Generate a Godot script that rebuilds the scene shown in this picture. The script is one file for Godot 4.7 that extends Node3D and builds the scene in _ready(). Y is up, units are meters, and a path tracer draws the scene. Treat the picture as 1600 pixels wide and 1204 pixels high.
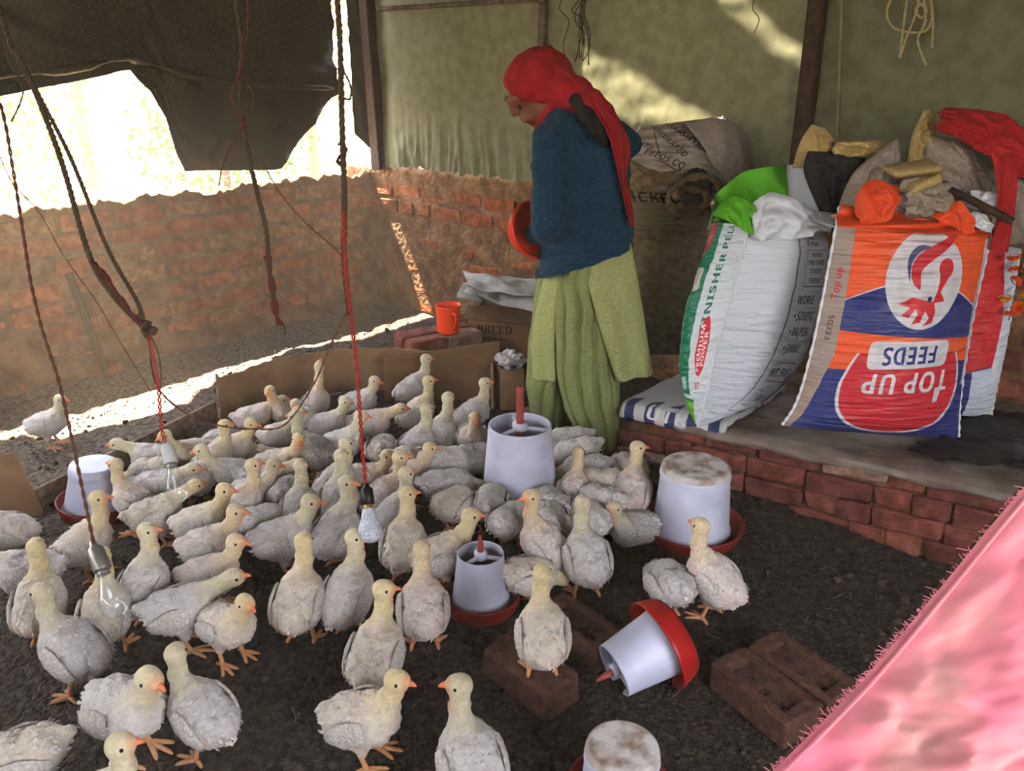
extends Node3D
# A small poultry shed: broiler chicks on a litter floor, feeders, stacked feed sacks, a woman with a bowl.
# Axes: +x runs along the back wall to the right, -z runs along the left brick wall to the far corner, y is up.

const FOCAL := 1300.0
const PITCH := 21.1
const YAW := 41.9
const EYE := Vector3(0, 1.42, 0)
const WALL_X := -4.08      # inner face of the left brick wall
const WALL_Z := -3.27      # inner face of the back brick wall
const WALL_TOP := 0.86
const ROOF_Y := 2.3
const ROOM_X := 1.7        # inner face of the right wall
const ROOM_Z := 2.2        # inner face of the front wall
var view := Basis()
var names := {}
var M := {}
var rng := RandomNumberGenerator.new()

func _ready() -> void:
	rng.seed = 71
	camera_and_light()
	materials()
	shell()
	brickwork()
	curtains()
	outdoors()
	litter()
	platform()
	corner_things()
	feeders()
	loose_bricks()
	sacks()
	sack_heap()
	woman()
	chicks()
	ropes_and_bulbs()
	small_hangings()
	pink_cloth()
	haze()

func camera_and_light() -> void:
	view = Basis(Vector3.UP, deg_to_rad(YAW)) * Basis(Vector3.RIGHT, deg_to_rad(-PITCH))
	var cam := Camera3D.new()
	cam.name = "camera"
	add_child(cam)
	cam.transform = Transform3D(view, EYE)
	cam.fov = rad_to_deg(2.0 * atan(602.0 / FOCAL))
	cam.near = 0.03
	cam.far = 200.0
	cam.current = true
	var env := Environment.new()
	var sky := Sky.new()
	var sm := ProceduralSkyMaterial.new()
	sm.sky_top_color = Color(0.80, 0.83, 0.90)
	sm.sky_horizon_color = Color(0.95, 0.93, 0.88)
	sm.ground_bottom_color = Color(0.42, 0.42, 0.34)
	sm.ground_horizon_color = Color(0.7, 0.7, 0.62)
	sm.sky_energy_multiplier = 9.0
	sm.ground_energy_multiplier = 5.0
	sky.sky_material = sm
	env.background_mode = Environment.BG_SKY
	env.sky = sky
	env.tonemap_mode = Environment.TONE_MAPPER_LINEAR
	env.tonemap_exposure = 0.165
	env.volumetric_fog_enabled = true
	env.volumetric_fog_density = 0.013
	env.volumetric_fog_albedo = Color(1.0, 0.92, 0.80)
	env.sdfgi_enabled = true
	env.ssao_enabled = true
	env.ssil_enabled = true
	var we := WorldEnvironment.new()
	we.name = "environment"
	we.environment = env
	add_child(we)
	var sun := DirectionalLight3D.new()
	sun.name = "sun"
	sun.light_energy = 210.0
	sun.light_color = Color(1.0, 0.95, 0.86)
	sun.light_angular_distance = 0.6
	sun.shadow_enabled = true
	add_child(sun)
	sun.look_at_from_position(Vector3.ZERO, Vector3(1.0, -1.98, -0.2))

func haze() -> void:   # dust lit by the sun along the yard wall; the thinner dust everywhere is the environment's
	var f := FogVolume.new()
	f.name = "dust_haze"
	f.shape = RenderingServer.FOG_VOLUME_SHAPE_BOX
	f.size = Vector3(1.35, 1.9, 2.9)
	f.position = Vector3(-3.36, 0.96, -1.78)
	var m := FogMaterial.new()
	m.resource_name = "dust"
	m.density = 0.048
	m.albedo = Color(1.0, 0.90, 0.76)
	f.material = m
	add_child(f)
	tag(f, "dust haze lit by the sun along the left brick wall", "haze", "", "stuff")

# ---------------------------------------------------------------- pixels of the photograph to points of the place
func sight(px: float, py: float) -> Vector3:
	return view * Vector3((px - 800.0) / FOCAL, (602.0 - py) / FOCAL, -1.0)

func at_y(px: float, py: float, y := 0.0) -> Vector3:
	var d := sight(px, py)
	return EYE + d * ((y - EYE.y) / d.y)

func at_x(px: float, py: float, x: float) -> Vector3:
	var d := sight(px, py)
	return EYE + d * ((x - EYE.x) / d.x)

func at_z(px: float, py: float, z: float) -> Vector3:
	var d := sight(px, py)
	return EYE + d * ((z - EYE.z) / d.z)

func at_d(px: float, py: float, dist: float) -> Vector3:   # on the upright plane that far ahead
	var d := sight(px, py)
	var f := ahead()
	return EYE + d * (dist / d.dot(f))

func ahead() -> Vector3:
	return Vector3(-sin(deg_to_rad(YAW)), 0, -cos(deg_to_rad(YAW)))

func aside() -> Vector3:
	return Vector3(cos(deg_to_rad(YAW)), 0, -sin(deg_to_rad(YAW)))

# ---------------------------------------------------------------- geometry
class Geo:
	var v := PackedVector3Array()
	var uv := PackedVector2Array()
	var c := PackedColorArray()
	var t := PackedInt32Array()
	var col := Color.WHITE
	func p(a: Vector3, w := Vector2.ZERO) -> int:
		v.append(a)
		uv.append(w)
		c.append(col)
		return v.size() - 1
	func tri(a: int, b: int, d: int) -> void:
		t.append(a)
		t.append(b)
		t.append(d)
	func quad(a: int, b: int, d: int, e: int) -> void:
		tri(a, b, d)
		tri(a, d, e)
	# rows of points, row 0 at the top, points left to right as seen from the front
	func grid(rows: Array, closed := false, flip := false, u0 := Vector2.ZERO, u1 := Vector2.ONE) -> void:
		var n: int = rows[0].size()
		var m := rows.size()
		var at := v.size()
		var w := n + 1 if closed else n
		for i in m:
			for j in w:
				p(rows[i][j % n], Vector2(lerpf(u0.x, u1.x, float(j) / (w - 1)), lerpf(u0.y, u1.y, float(i) / (m - 1))))
		for i in m - 1:
			for j in w - 1:
				var a := at + i * w + j
				if flip:
					quad(a, a + w, a + w + 1, a + 1)
				else:
					quad(a, a + 1, a + w + 1, a + w)
	func fan(ring: PackedVector3Array, flip := false) -> void:
		var mid := Vector3.ZERO
		for q in ring:
			mid += q / ring.size()
		var k := p(mid, Vector2(0.5, 0.5))
		var first := v.size()
		for j in ring.size():
			var an := TAU * j / ring.size()
			p(ring[j], Vector2(0.5 + 0.5 * cos(an), 0.5 + 0.5 * sin(an)))
		for j in ring.size():
			var a := first + j
			var b := first + (j + 1) % ring.size()
			if flip:
				tri(k, b, a)
			else:
				tri(k, a, b)
	func poly(pts: PackedVector3Array, flip := false) -> void:   # convex
		var first := v.size()
		for q in pts:
			p(q)
		for j in range(1, pts.size() - 1):
			if flip:
				tri(first, first + j + 1, first + j)
			else:
				tri(first, first + j, first + j + 1)
	func tube(path: PackedVector3Array, radii: Variant, sides := 8, cap := true, flat := 1.0, flat_dir := Vector3.ZERO) -> void:
		var rows := []
		var n := path.size()
		var side := Vector3.ZERO
		for i in n:
			var dir := (path[mini(i + 1, n - 1)] - path[maxi(i - 1, 0)]).normalized()
			if i == 0:
				side = dir.cross(Vector3.UP if absf(dir.y) < 0.9 else Vector3.RIGHT)
				if flat_dir != Vector3.ZERO:
					side = dir.cross(flat_dir)
			side = (side - dir * side.dot(dir)).normalized()
			var up := dir.cross(side)
			var r: float = radii if radii is float else radii[i]
			var ring := PackedVector3Array()
			for j in sides:
				var a := TAU * j / sides
				ring.append(path[i] + side * (cos(a) * r) + up * (sin(a) * r * flat))
			rows.append(ring)
		grid(rows, true, true, Vector2.ZERO, Vector2(1, n * 0.5))
		if cap:
			fan(rows[0], false)
			fan(rows[n - 1], true)
	func lathe(profile: Array, seg := 32, xf := Transform3D()) -> void:   # Vector2(radius, height), from the top of the outside down
		var rows := []
		for q in profile:
			var ring := PackedVector3Array()
			for j in seg:
				var a := TAU * j / seg
				ring.append(xf * Vector3(cos(a) * q.x, q.y, -sin(a) * q.x))
			rows.append(ring)
		grid(rows, true)
	func add(o: Geo, xf := Transform3D()) -> void:
		var at := v.size()
		for i in o.v.size():
			v.append(xf * o.v[i])
			uv.append(o.uv[i])
			c.append(o.c[i])
		for i in o.t:
			t.append(at + i)
	# a sheet given as rows, with thickness
	func sheet(rows: Array, thick: float) -> void:
		var m := rows.size()
		var n: int = rows[0].size()
		var back := []
		for i in m:
			var r := PackedVector3Array()
			for j in n:
				var du: Vector3 = rows[i][mini(j + 1, n - 1)] - rows[i][maxi(j - 1, 0)]
				var dv: Vector3 = rows[mini(i + 1, m - 1)][j] - rows[maxi(i - 1, 0)][j]
				r.append(rows[i][j] - dv.cross(du).normalized() * thick)
			back.append(r)
		grid(rows, false)
		grid(back, false, true)
		grid([back[0], rows[0]], false)
		grid([rows[m - 1], back[m - 1]], false)
		var l := [PackedVector3Array(), PackedVector3Array()]
		var r2 := [PackedVector3Array(), PackedVector3Array()]
		for i in m:
			l[0].append(back[i][0])
			l[1].append(rows[i][0])
			r2[0].append(rows[i][n - 1])
			r2[1].append(back[i][n - 1])
		grid(l, false, true)
		grid(r2, false, true)
	func box(size: Vector3, cham := 0.004, jit := 0.0, rn: RandomNumberGenerator = null, xf := Transform3D()) -> void:
		var cs := []
		for k in 8:
			var s := Vector3(1 if k & 1 else -1, 1 if k & 2 else -1, 1 if k & 4 else -1)
			var off := Vector3.ZERO
			if rn:
				off = Vector3(rn.randf_range(-jit, jit), rn.randf_range(-jit, jit), rn.randf_range(-jit, jit))
			var q := s * size * 0.5 + off
			var cc := cham * (rn.randf_range(0.6, 1.5) if rn else 1.0)
			cs.append([xf * (q - Vector3(0, s.y, s.z) * cc), xf * (q - Vector3(s.x, 0, s.z) * cc), xf * (q - Vector3(s.x, s.y, 0) * cc)])
		var mid := xf.origin
		for ax in 3:
			var o1: int = [1, 0, 0][ax]
			var o2: int = [2, 2, 1][ax]
			for sgn in 2:
				var b := sgn << ax
				var ks := [b, b | (1 << o1), b | (1 << o1) | (1 << o2), b | (1 << o2)]
				out_poly([cs[ks[0]][ax], cs[ks[1]][ax], cs[ks[2]][ax], cs[ks[3]][ax]], mid)
			for a in 2:
				for b2 in 2:
					var k0 := (a << o1) | (b2 << o2)
					var k1 := k0 | (1 << ax)
					out_poly([cs[k0][o1], cs[k1][o1], cs[k1][o2], cs[k0][o2]], mid)
		for k in 8:
			out_poly([cs[k][0], cs[k][1], cs[k][2]], mid)
	func out_poly(q: Array, mid: Vector3) -> void:
		var n: Vector3 = (q[2] - q[0]).cross(q[1] - q[0])
		poly(PackedVector3Array(q), n.dot(q[0] - mid) < 0)
	func mesh(smooth := true) -> ArrayMesh:
		var arr := []
		arr.resize(Mesh.ARRAY_MAX)
		var ids := t
		var nn := PackedVector3Array()
		if smooth:
			var weld := {}
			var to := PackedInt32Array()
			var acc := PackedVector3Array()
			for q in v:
				var key := Vector3i((q * 8000.0).round())
				if not weld.has(key):
					weld[key] = acc.size()
					acc.append(Vector3.ZERO)
				to.append(weld[key])
			for i in range(0, t.size(), 3):
				var n := (v[t[i + 2]] - v[t[i]]).cross(v[t[i + 1]] - v[t[i]])
				acc[to[t[i]]] += n
				acc[to[t[i + 1]]] += n
				acc[to[t[i + 2]]] += n
			for i in v.size():
				nn.append(acc[to[i]].normalized())
			arr[Mesh.ARRAY_VERTEX] = v
			arr[Mesh.ARRAY_TEX_UV] = uv
			arr[Mesh.ARRAY_COLOR] = c
		else:
			var fv := PackedVector3Array()
			var fu := PackedVector2Array()
			var fc := PackedColorArray()
			ids = PackedInt32Array()
			for i in range(0, t.size(), 3):
				var n := (v[t[i + 2]] - v[t[i]]).cross(v[t[i + 1]] - v[t[i]]).normalized()
				for k in 3:
					fv.append(v[t[i + k]])
					fu.append(uv[t[i + k]])
					fc.append(c[t[i + k]])
					nn.append(n)
					ids.append(i + k)
			arr[Mesh.ARRAY_VERTEX] = fv
			arr[Mesh.ARRAY_TEX_UV] = fu
			arr[Mesh.ARRAY_COLOR] = fc
		arr[Mesh.ARRAY_NORMAL] = nn
		arr[Mesh.ARRAY_INDEX] = ids
		var me := ArrayMesh.new()
		me.add_surface_from_arrays(Mesh.PRIMITIVE_TRIANGLES, arr)
		return me

# A smooth skin over tapered bones [a, b, ra, rb]: blended distances meshed as surface nets.
func skin(bones: Array, cell: float, blend: float) -> Geo:
	var k := 1.0 / blend
	var lo := Vector3.INF
	var hi := -Vector3.INF
	for b in bones:
		var r := maxf(b[2], b[3]) + 3.0 * cell + blend
		lo = lo.min(b[0] - Vector3.ONE * r).min(b[1] - Vector3.ONE * r)
		hi = hi.max(b[0] + Vector3.ONE * r).max(b[1] + Vector3.ONE * r)
	var n := Vector3i(((hi - lo) / cell).ceil()) + Vector3i.ONE
	var f := PackedFloat32Array()
	f.resize(n.x * n.y * n.z)
	var sx := n.y * n.z
	var sy := n.z
	for b in bones:
		var a: Vector3 = b[0]
		var ab: Vector3 = b[1] - a
		var ll := maxf(ab.length_squared(), 1e-9)
		var ra: float = b[2]
		var dr: float = b[3] - ra
		var r := maxf(b[2], b[3]) + 3.0 * cell + 2.0 * blend
		var l3 := (a.min(b[1]) - Vector3.ONE * r - lo) / cell
		var h3 := (a.max(b[1]) + Vector3.ONE * r - lo) / cell
		var x1 := mini(n.x - 1, int(h3.x))
		var y1 := mini(n.y - 1, int(h3.y))
		var z1 := mini(n.z - 1, int(h3.z))
		var z0 := maxi(0, int(l3.z))
		for x in range(maxi(0, int(l3.x)), x1 + 1):
			for y in range(maxi(0, int(l3.y)), y1 + 1):
				var q := lo + Vector3(x, y, z0) * cell - a
				var at := x * sx + y * sy
				for z in range(z0, z1 + 1):
					var tt := clampf(q.dot(ab) / ll, 0.0, 1.0)
					var d := (q - ab * tt).length() - ra - dr * tt
					if d < 6.0 * blend:
						f[at + z] += exp(-k * d)
					q.z += cell
	for i in f.size():
		f[i] = -blend * log(maxf(f[i], 1e-9))
	var g := Geo.new()
	var ids := PackedInt32Array()
	ids.resize(f.size())
	ids.fill(-1)
	var lim := 1.9 * cell
	var offs := PackedInt32Array([0, sx, sy, sx + sy, 1, sx + 1, sy + 1, sx + sy + 1])
	var cor := PackedVector3Array([Vector3(0, 0, 0), Vector3(1, 0, 0), Vector3(0, 1, 0), Vector3(1, 1, 0), Vector3(0, 0, 1), Vector3(1, 0, 1), Vector3(0, 1, 1), Vector3(1, 1, 1)])
	var edges := [[0, 1], [2, 3], [4, 5], [6, 7], [0, 2], [1, 3], [4, 6], [5, 7], [0, 4], [1, 5], [2, 6], [3, 7]]
	var cells := []
	for x in n.x - 1:
		for y in n.y - 1:
			var row := x * sx + y * sy
			for z in n.z - 1:
				var at := row + z
				if absf(f[at]) > lim:
					continue
				var inside := 0
				for o in offs:
					if f[at + o] < 0.0:
						inside += 1
				if inside == 0 or inside == 8:
					continue
				var sum := Vector3.ZERO
				var cnt := 0
				for e in edges:
					var fa := f[at + offs[e[0]]]
					var fb := f[at + offs[e[1]]]
					if (fa < 0.0) != (fb < 0.0):
						sum += cor[e[0]].lerp(cor[e[1]], fa / (fa - fb))
						cnt += 1
				ids[at] = g.p(lo + (Vector3(x, y, z) + sum / cnt) * cell)
				cells.append(at)
	for at in cells:
		for ax in 3:
			var s: int = [sx, sy, 1][ax]
			var s1: int = [sy, 1, sx][ax]
			var s2: int = [1, sx, sy][ax]
			var fa := f[at]
			var fb := f[at + s]
			if (fa < 0.0) == (fb < 0.0) or at < s1 + s2:
				continue
			var i0 := ids[at]
			var i1 := ids[at - s1]
			var i2 := ids[at - s1 - s2]
			var i3 := ids[at - s2]
			if i1 < 0 or i2 < 0 or i3 < 0:
				continue
			if fa < 0.0:
				g.quad(i0, i3, i2, i1)
			else:
				g.quad(i0, i1, i2, i3)
	var vol := 0.0
	for i in range(0, g.t.size(), 3):
		vol += g.v[g.t[i]].dot(g.v[g.t[i + 1]].cross(g.v[g.t[i + 2]]))
	if vol > 0.0:   # front faces run clockwise
		for i in range(0, g.t.size(), 3):
			var s := g.t[i + 1]
			g.t[i + 1] = g.t[i + 2]
			g.t[i + 2] = s
	return g

func rough(g: Geo, noise: FastNoiseLite, amp: float, where: Variant = null) -> void:
	var acc := PackedVector3Array()
	acc.resize(g.v.size())
	for i in range(0, g.t.size(), 3):
		var n := (g.v[g.t[i + 2]] - g.v[g.t[i]]).cross(g.v[g.t[i + 1]] - g.v[g.t[i]])
		for k in 3:
			acc[g.t[i + k]] += n
	for i in g.v.size():
		var s := amp if where == null else amp * float(where.call(g.v[i]))
		g.v[i] += acc[i].normalized() * noise.get_noise_3dv(g.v[i]) * s

func noise_of(freq: float, octaves := 3, sd := 1, kind := FastNoiseLite.TYPE_SIMPLEX_SMOOTH) -> FastNoiseLite:
	var n := FastNoiseLite.new()
	n.noise_type = kind
	n.frequency = freq
	n.fractal_octaves = octaves
	n.seed = sd
	return n

func curve_of(pts: Array, steps: int) -> PackedVector3Array:   # a smooth line through the points
	var out := PackedVector3Array()
	var n := pts.size()
	for i in steps + 1:
		var s := float(i) / steps * (n - 1)
		var k := mini(int(s), n - 2)
		var p0: Vector3 = pts[maxi(k - 1, 0)]
		var p3: Vector3 = pts[mini(k + 2, n - 1)]
		var a: Vector3 = pts[k]
		var b: Vector3 = pts[k + 1]
		out.append(a.cubic_interpolate(b, p0, p3, s - k))
	return out

func lut(xs: Array, ys: Array, x: float) -> float:
	for i in xs.size() - 1:
		if x <= xs[i + 1]:
			return lerpf(ys[i], ys[i + 1], clampf((x - xs[i]) / (xs[i + 1] - xs[i]), 0.0, 1.0))
	return ys[-1]

# ---------------------------------------------------------------- nodes
func numbered(called: String) -> String:
	names[called] = names.get(called, -1) + 1
	return called if names[called] == 0 else "%s_%03d" % [called, names[called]]

func tag(o: Node3D, label: String, category: String, group := "", kind := "") -> Node3D:
	if label:
		o.set_meta("label", label)
	if category:
		o.set_meta("category", category)
	if group:
		o.set_meta("group", group)
	if kind:
		o.set_meta("kind", kind)
	return o

func thing(called: String, label: String, category: String, at := Vector3.ZERO, turn := Basis(), group := "") -> Node3D:
	var o := Node3D.new()
	o.name = numbered(called)
	add_child(o)
	o.transform = Transform3D(turn, at)
	return tag(o, label, category, group)

func part(called: String, m: Variant, mat: Material, parent: Node3D, at := Transform3D(), smooth := true) -> MeshInstance3D:
	var o := MeshInstance3D.new()
	o.name = called
	o.mesh = m.mesh(smooth) if m is Geo else m
	o.material_override = mat
	o.transform = at
	parent.add_child(o, true)
	return o

func whole(called: String, g: Geo, mat: Material, at: Vector3, smooth := true) -> MeshInstance3D:   # a thing that is one mesh, its origin at its base
	for i in g.v.size():
		g.v[i] -= at
	return part(numbered(called), g, mat, self, Transform3D(Basis(), at), smooth)

func structure(called: String, m: Variant, mat: Material, parent: Node3D = null, smooth := true) -> MeshInstance3D:
	var o := part(called, m, mat, parent if parent else self, Transform3D(), smooth)
	if parent == null:
		o.set_meta("kind", "structure")
	return o

# ---------------------------------------------------------------- materials
func noise_tex(freq: float, lo: Color, hi: Color, size := 512, octaves := 4, sd := 1, kind := FastNoiseLite.TYPE_SIMPLEX_SMOOTH, mid := 0.5) -> NoiseTexture2D:
	var t := NoiseTexture2D.new()
	t.width = size
	t.height = size
	t.seamless = true
	t.noise = noise_of(freq, octaves, sd, kind)
	var g := Gradient.new()
	g.offsets = PackedFloat32Array([clampf(mid - 0.3, 0, 1), clampf(mid + 0.3, 0, 1)])
	g.colors = PackedColorArray([lo, hi])
	t.color_ramp = g
	return t

func bump_tex(freq: float, strength: float, size := 512, octaves := 4, sd := 3, kind := FastNoiseLite.TYPE_SIMPLEX_SMOOTH) -> NoiseTexture2D:
	var t := NoiseTexture2D.new()
	t.width = size
	t.height = size
	t.seamless = true
	t.as_normal_map = true
	t.bump_strength = strength
	t.noise = noise_of(freq, octaves, sd, kind)
	return t

func mat(called: String, color: Color, roughness := 0.85, tex: Texture2D = null, normal: Texture2D = null, scale := 1.0, world := false) -> StandardMaterial3D:
	var m := StandardMaterial3D.new()
	m.resource_name = called
	m.albedo_color = color
	m.roughness = roughness
	m.metallic_specular = 0.35
	if tex:
		m.albedo_texture = tex
	if normal:
		m.normal_enabled = true
		m.normal_texture = normal
	if tex or normal:
		m.uv1_triplanar = true
		m.uv1_world_triplanar = world
		m.uv1_scale = Vector3.ONE * scale
	M[called] = m
	return m

func materials() -> void:
	var mottle := noise_tex(0.012, Color(0.84, 0.83, 0.82), Color(1, 1, 1), 512, 5, 4)
	var grain := noise_tex(0.06, Color(0.7, 0.68, 0.66), Color(1, 1, 1), 512, 4, 8)
	var blotch := noise_tex(0.008, Color(0.66, 0.62, 0.58), Color(1, 1, 1), 512, 6, 12)
	var lumpy := bump_tex(0.03, 9.0, 512, 5, 5)
	var fine := bump_tex(0.11, 6.0, 512, 3, 6)
	var soft := bump_tex(0.012, 6.0, 512, 3, 7)
	var soil := noise_tex(0.02, Color(0.5, 0.48, 0.47), Color(1.0, 0.97, 0.93), 1024, 6, 9)
	mat("soil", Color(1, 1, 1), 0.95, soil, bump_tex(0.035, 26.0, 1024, 5, 11), 1.6, true).vertex_color_use_as_albedo = true
	mat("clod", Color(0.30, 0.25, 0.21), 0.95, grain, fine, 6.0)
	mat("straw", Color(0.52, 0.46, 0.36), 0.9)
	mat("mud", Color(0.52, 0.385, 0.27), 0.95, blotch, lumpy, 1.6, true)
	mat("mortar", Color(0.42, 0.30, 0.21), 0.95, blotch, lumpy, 2.2, true)
	for k in 5:
		mat("brick_%d" % k, [Color(0.63, 0.345, 0.20), Color(0.68, 0.40, 0.24), Color(0.58, 0.34, 0.21), Color(0.65, 0.37, 0.21), Color(0.62, 0.44, 0.29)][k], 0.92, blotch, lumpy, 2.6 + 0.3 * k, true)
	for k in 4:
		mat("red_brick_%d" % k, [Color(0.52, 0.28, 0.24), Color(0.45, 0.24, 0.21), Color(0.58, 0.34, 0.28), Color(0.66, 0.52, 0.46)][k], 0.9, blotch, lumpy, 2.4 + 0.3 * k, true)
	mat("brick_dirty", Color(0.36, 0.25, 0.20), 0.95, noise_tex(0.02, Color(0.74, 0.72, 0.70), Color(1, 0.95, 0.92), 512, 5, 19), fine, 2.5)
	mat("wood_dark", Color(0.26, 0.18, 0.13), 0.8, noise_tex(0.03, Color(0.6, 0.55, 0.5), Color(1, 1, 1), 256, 4, 21), soft, 3.0)
	mat("wood_pale", Color(0.56, 0.48, 0.39), 0.85, M["wood_dark"].albedo_texture, soft, 3.0)
	mat("wood_grey", Color(0.42, 0.37, 0.31), 0.85, M["wood_dark"].albedo_texture, soft, 2.0)
	mat("roof_metal", Color(0.42, 0.42, 0.42), 0.6, mottle, null, 0.7)
	mat("plaster", Color(0.62, 0.58, 0.52), 0.95, mottle, soft, 0.8)
	# tarpaulin: dirty, a little see-through to light
	var dirt := noise_tex(0.012, Color(0.84, 0.82, 0.76), Color(1, 1, 1), 1024, 7, 31, FastNoiseLite.TYPE_SIMPLEX_SMOOTH, 0.42)
	var weave := weave_normal()
	var ripple := bump_tex(0.006, 2.5, 512, 3, 17)
	var pale := mat("tarp_pale", Color(0.475, 0.475, 0.37), 0.6, dirt, ripple, 0.9, true)
	pale.backlight = Color(0.42, 0.42, 0.30)
	var green := mat("tarp_green", Color(0.38, 0.385, 0.285), 0.6, dirt, ripple, 0.8, true)
	green.backlight = Color(0.27, 0.275, 0.185)
	var dark := mat("tarp_dark", Color(0.25, 0.235, 0.17), 0.55, mottle, soft, 0.9, true)
	dark.backlight = Color(0.03, 0.032, 0.02)
	mat("net", Color(0.45, 0.42, 0.34), 0.6)
	mat("cardboard", Color(0.58, 0.45, 0.33), 0.9, mottle, null, 1.2)
	mat("cardboard_dark", Color(0.45, 0.34, 0.24), 0.9, mottle, null, 1.6)
	mat("paper", Color(0.74, 0.73, 0.68), 0.9, mottle, soft, 1.5)
	var wp := mat("white_plastic", Color(0.83, 0.83, 0.90), 0.38, noise_tex(0.01, Color(0.86, 0.85, 0.84), Color(1, 1, 1), 256, 4, 41), null, 2.0)
	wp.backlight = Color(0.35, 0.35, 0.4)
	var dw := mat("dusty_white", Color(0.80, 0.77, 0.74), 0.8, noise_tex(0.02, Color(0.62, 0.52, 0.46), Color(1, 1, 1), 256, 5, 43, FastNoiseLite.TYPE_SIMPLEX_SMOOTH, 0.4), null, 3.0)
	dw.metallic_specular = 0.2
	mat("red_plastic", Color(0.66, 0.10, 0.09), 0.38, mottle, null, 3.0)
	mat("tray_red", Color(0.50, 0.13, 0.12), 0.45, mottle, null, 3.0)
	mat("orange_plastic", Color(0.92, 0.28, 0.13), 0.3)
	mat("bowl_red", Color(0.80, 0.20, 0.10), 0.28)
	mat("stick_red", Color(0.62, 0.28, 0.27), 0.5, mottle, null, 5.0)
	mat("feed", Color(0.5, 0.42, 0.3), 0.95, grain, fine, 8.0)
	# chicks
	var down := mat("down", Color.WHITE, 0.95, noise_tex(0.05, Color(0.90, 0.885, 0.87), Color(1, 1, 1), 256, 4, 51), bump_tex(0.07, 7.0, 256, 4, 52), 7.0)
	down.normal_scale = 0.5
	down.vertex_color_use_as_albedo = true
	down.metallic_specular = 0.1
	down.rim_enabled = true
	down.rim = 0.3
	for k in 3:
		var d2: StandardMaterial3D = down.duplicate()
		d2.resource_name = ["down_warm", "down_grey", "down_rosy"][k]
		d2.albedo_color = [Color(1.0, 0.97, 0.91), Color(0.93, 0.93, 0.94), Color(1.0, 0.955, 0.935)][k]
		M[d2.resource_name] = d2
	var fe := mat("feather", Color(0.83, 0.80, 0.765), 0.9)
	fe.metallic_specular = 0.1
	fe.backlight = Color(0.25, 0.25, 0.24)
	var wg := mat("wing_feather", Color(0.87, 0.84, 0.80), 0.9, noise_tex(0.05, Color(0.78, 0.75, 0.73), Color(1, 1, 1), 256, 4, 55), bump_tex(0.05, 8.0, 256, 4, 56), 8.0)
	wg.metallic_specular = 0.1
	mat("beak", Color(0.92, 0.50, 0.33), 0.5)
	mat("eye", Color(0.03, 0.02, 0.02), 0.1)
	# cloth and people
	var knit := mat("knit_teal", Color(0.03, 0.19, 0.28), 0.95, mottle, knit_normal(), 9.0)
	knit.rim_enabled = true
	knit.rim = 0.25
	mat("tunic", Color(0.64, 0.65, 0.42), 0.9, mottle, weave, 12.0)
	mat("salwar", Color(0.52, 0.55, 0.34), 0.9, mottle, weave, 12.0)
	var sc := mat("scarf", Color(0.58, 0.075, 0.11), 0.85, noise_tex(0.01, Color(0.8, 0.72, 0.75), Color(1, 1, 1), 256, 4, 61), soft, 4.0)
	sc.backlight = Color(0.15, 0.03, 0.05)
	mat("skin", Color(0.42, 0.25, 0.18), 0.6)
	mat("hair", Color(0.035, 0.022, 0.018), 0.6, null, bump_tex(0.08, 8.0, 256, 3, 62), 12.0)
	mat("brass", Color(0.75, 0.58, 0.3), 0.3).metallic = 0.9
	var pk := mat("pink_cloth", Color(1, 1, 1), 0.95, noise_tex(0.005, Color(0.79, 0.61, 0.55), Color(0.85, 0.455, 0.515), 512, 4, 64, FastNoiseLite.TYPE_SIMPLEX_SMOOTH, 0.36), soft, 1.6)
	pk.rim_enabled = true
	pk.rim = 0.3
	pk.backlight = Color(0.2, 0.06, 0.08)
	mat("pink_fray", Color(0.85, 0.48, 0.54), 0.95)
	# sacks
	mat("sack_white", Color(0.86, 0.86, 0.87), 0.5, null, weave, 24.0)
	mat("sack_grey", Color(0.60, 0.55, 0.50), 0.7, mottle, weave, 7.5)
	mat("sack_jute", Color(0.55, 0.47, 0.35), 0.85, blotch, weave, 7.5)
	mat("sack_olive", Color(0.52, 0.47, 0.35), 0.85, blotch, weave, 6.0)
	mat("sack_dark", Color(0.10, 0.095, 0.10), 0.7, mottle, weave, 6.0)
	mat("sack_orange", Color(0.86, 0.28, 0.12), 0.5, null, weave, 18.0)
	mat("sack_lime", Color(0.32, 0.62, 0.10), 0.5, null, weave, 18.0)
	mat("sack_teal", Color(0.02, 0.36, 0.28), 0.5, null, weave, 18.0)
	mat("sack_yellow", Color(0.72, 0.62, 0.40), 0.7, mottle, weave, 12.0)
	mat("red_cloth", Color(0.66, 0.11, 0.12), 0.85, mottle, weave, 12.0)
	mat("sheet_grey", Color(0.52, 0.47, 0.43), 0.75, blotch, soft, 1.2)
	mat("sheet_black", Color(0.10, 0.09, 0.09), 0.5, mottle, soft, 1.5)
	# cords
	mat("jute", Color(0.34, 0.28, 0.21), 0.95, grain, fine, 10.0)
	mat("rag_red", Color(0.42, 0.20, 0.18), 0.95, grain, fine, 8.0)
	mat("wire_red", Color(0.60, 0.16, 0.12), 0.5)
	mat("wire_brown", Color(0.33, 0.19, 0.14), 0.6)
	mat("twine", Color(0.62, 0.57, 0.42), 0.9)
	mat("thread", Color(0.16, 0.14, 0.11), 0.9)
	var gl := StandardMaterial3D.new()
	gl.resource_name = "bulb_glass"
	gl.albedo_color = Color(0.92, 0.96, 0.96, 0.07)
	gl.roughness = 0.03
	gl.metallic_specular = 0.7
	gl.transparency = BaseMaterial3D.TRANSPARENCY_ALPHA
	M["bulb_glass"] = gl
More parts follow.
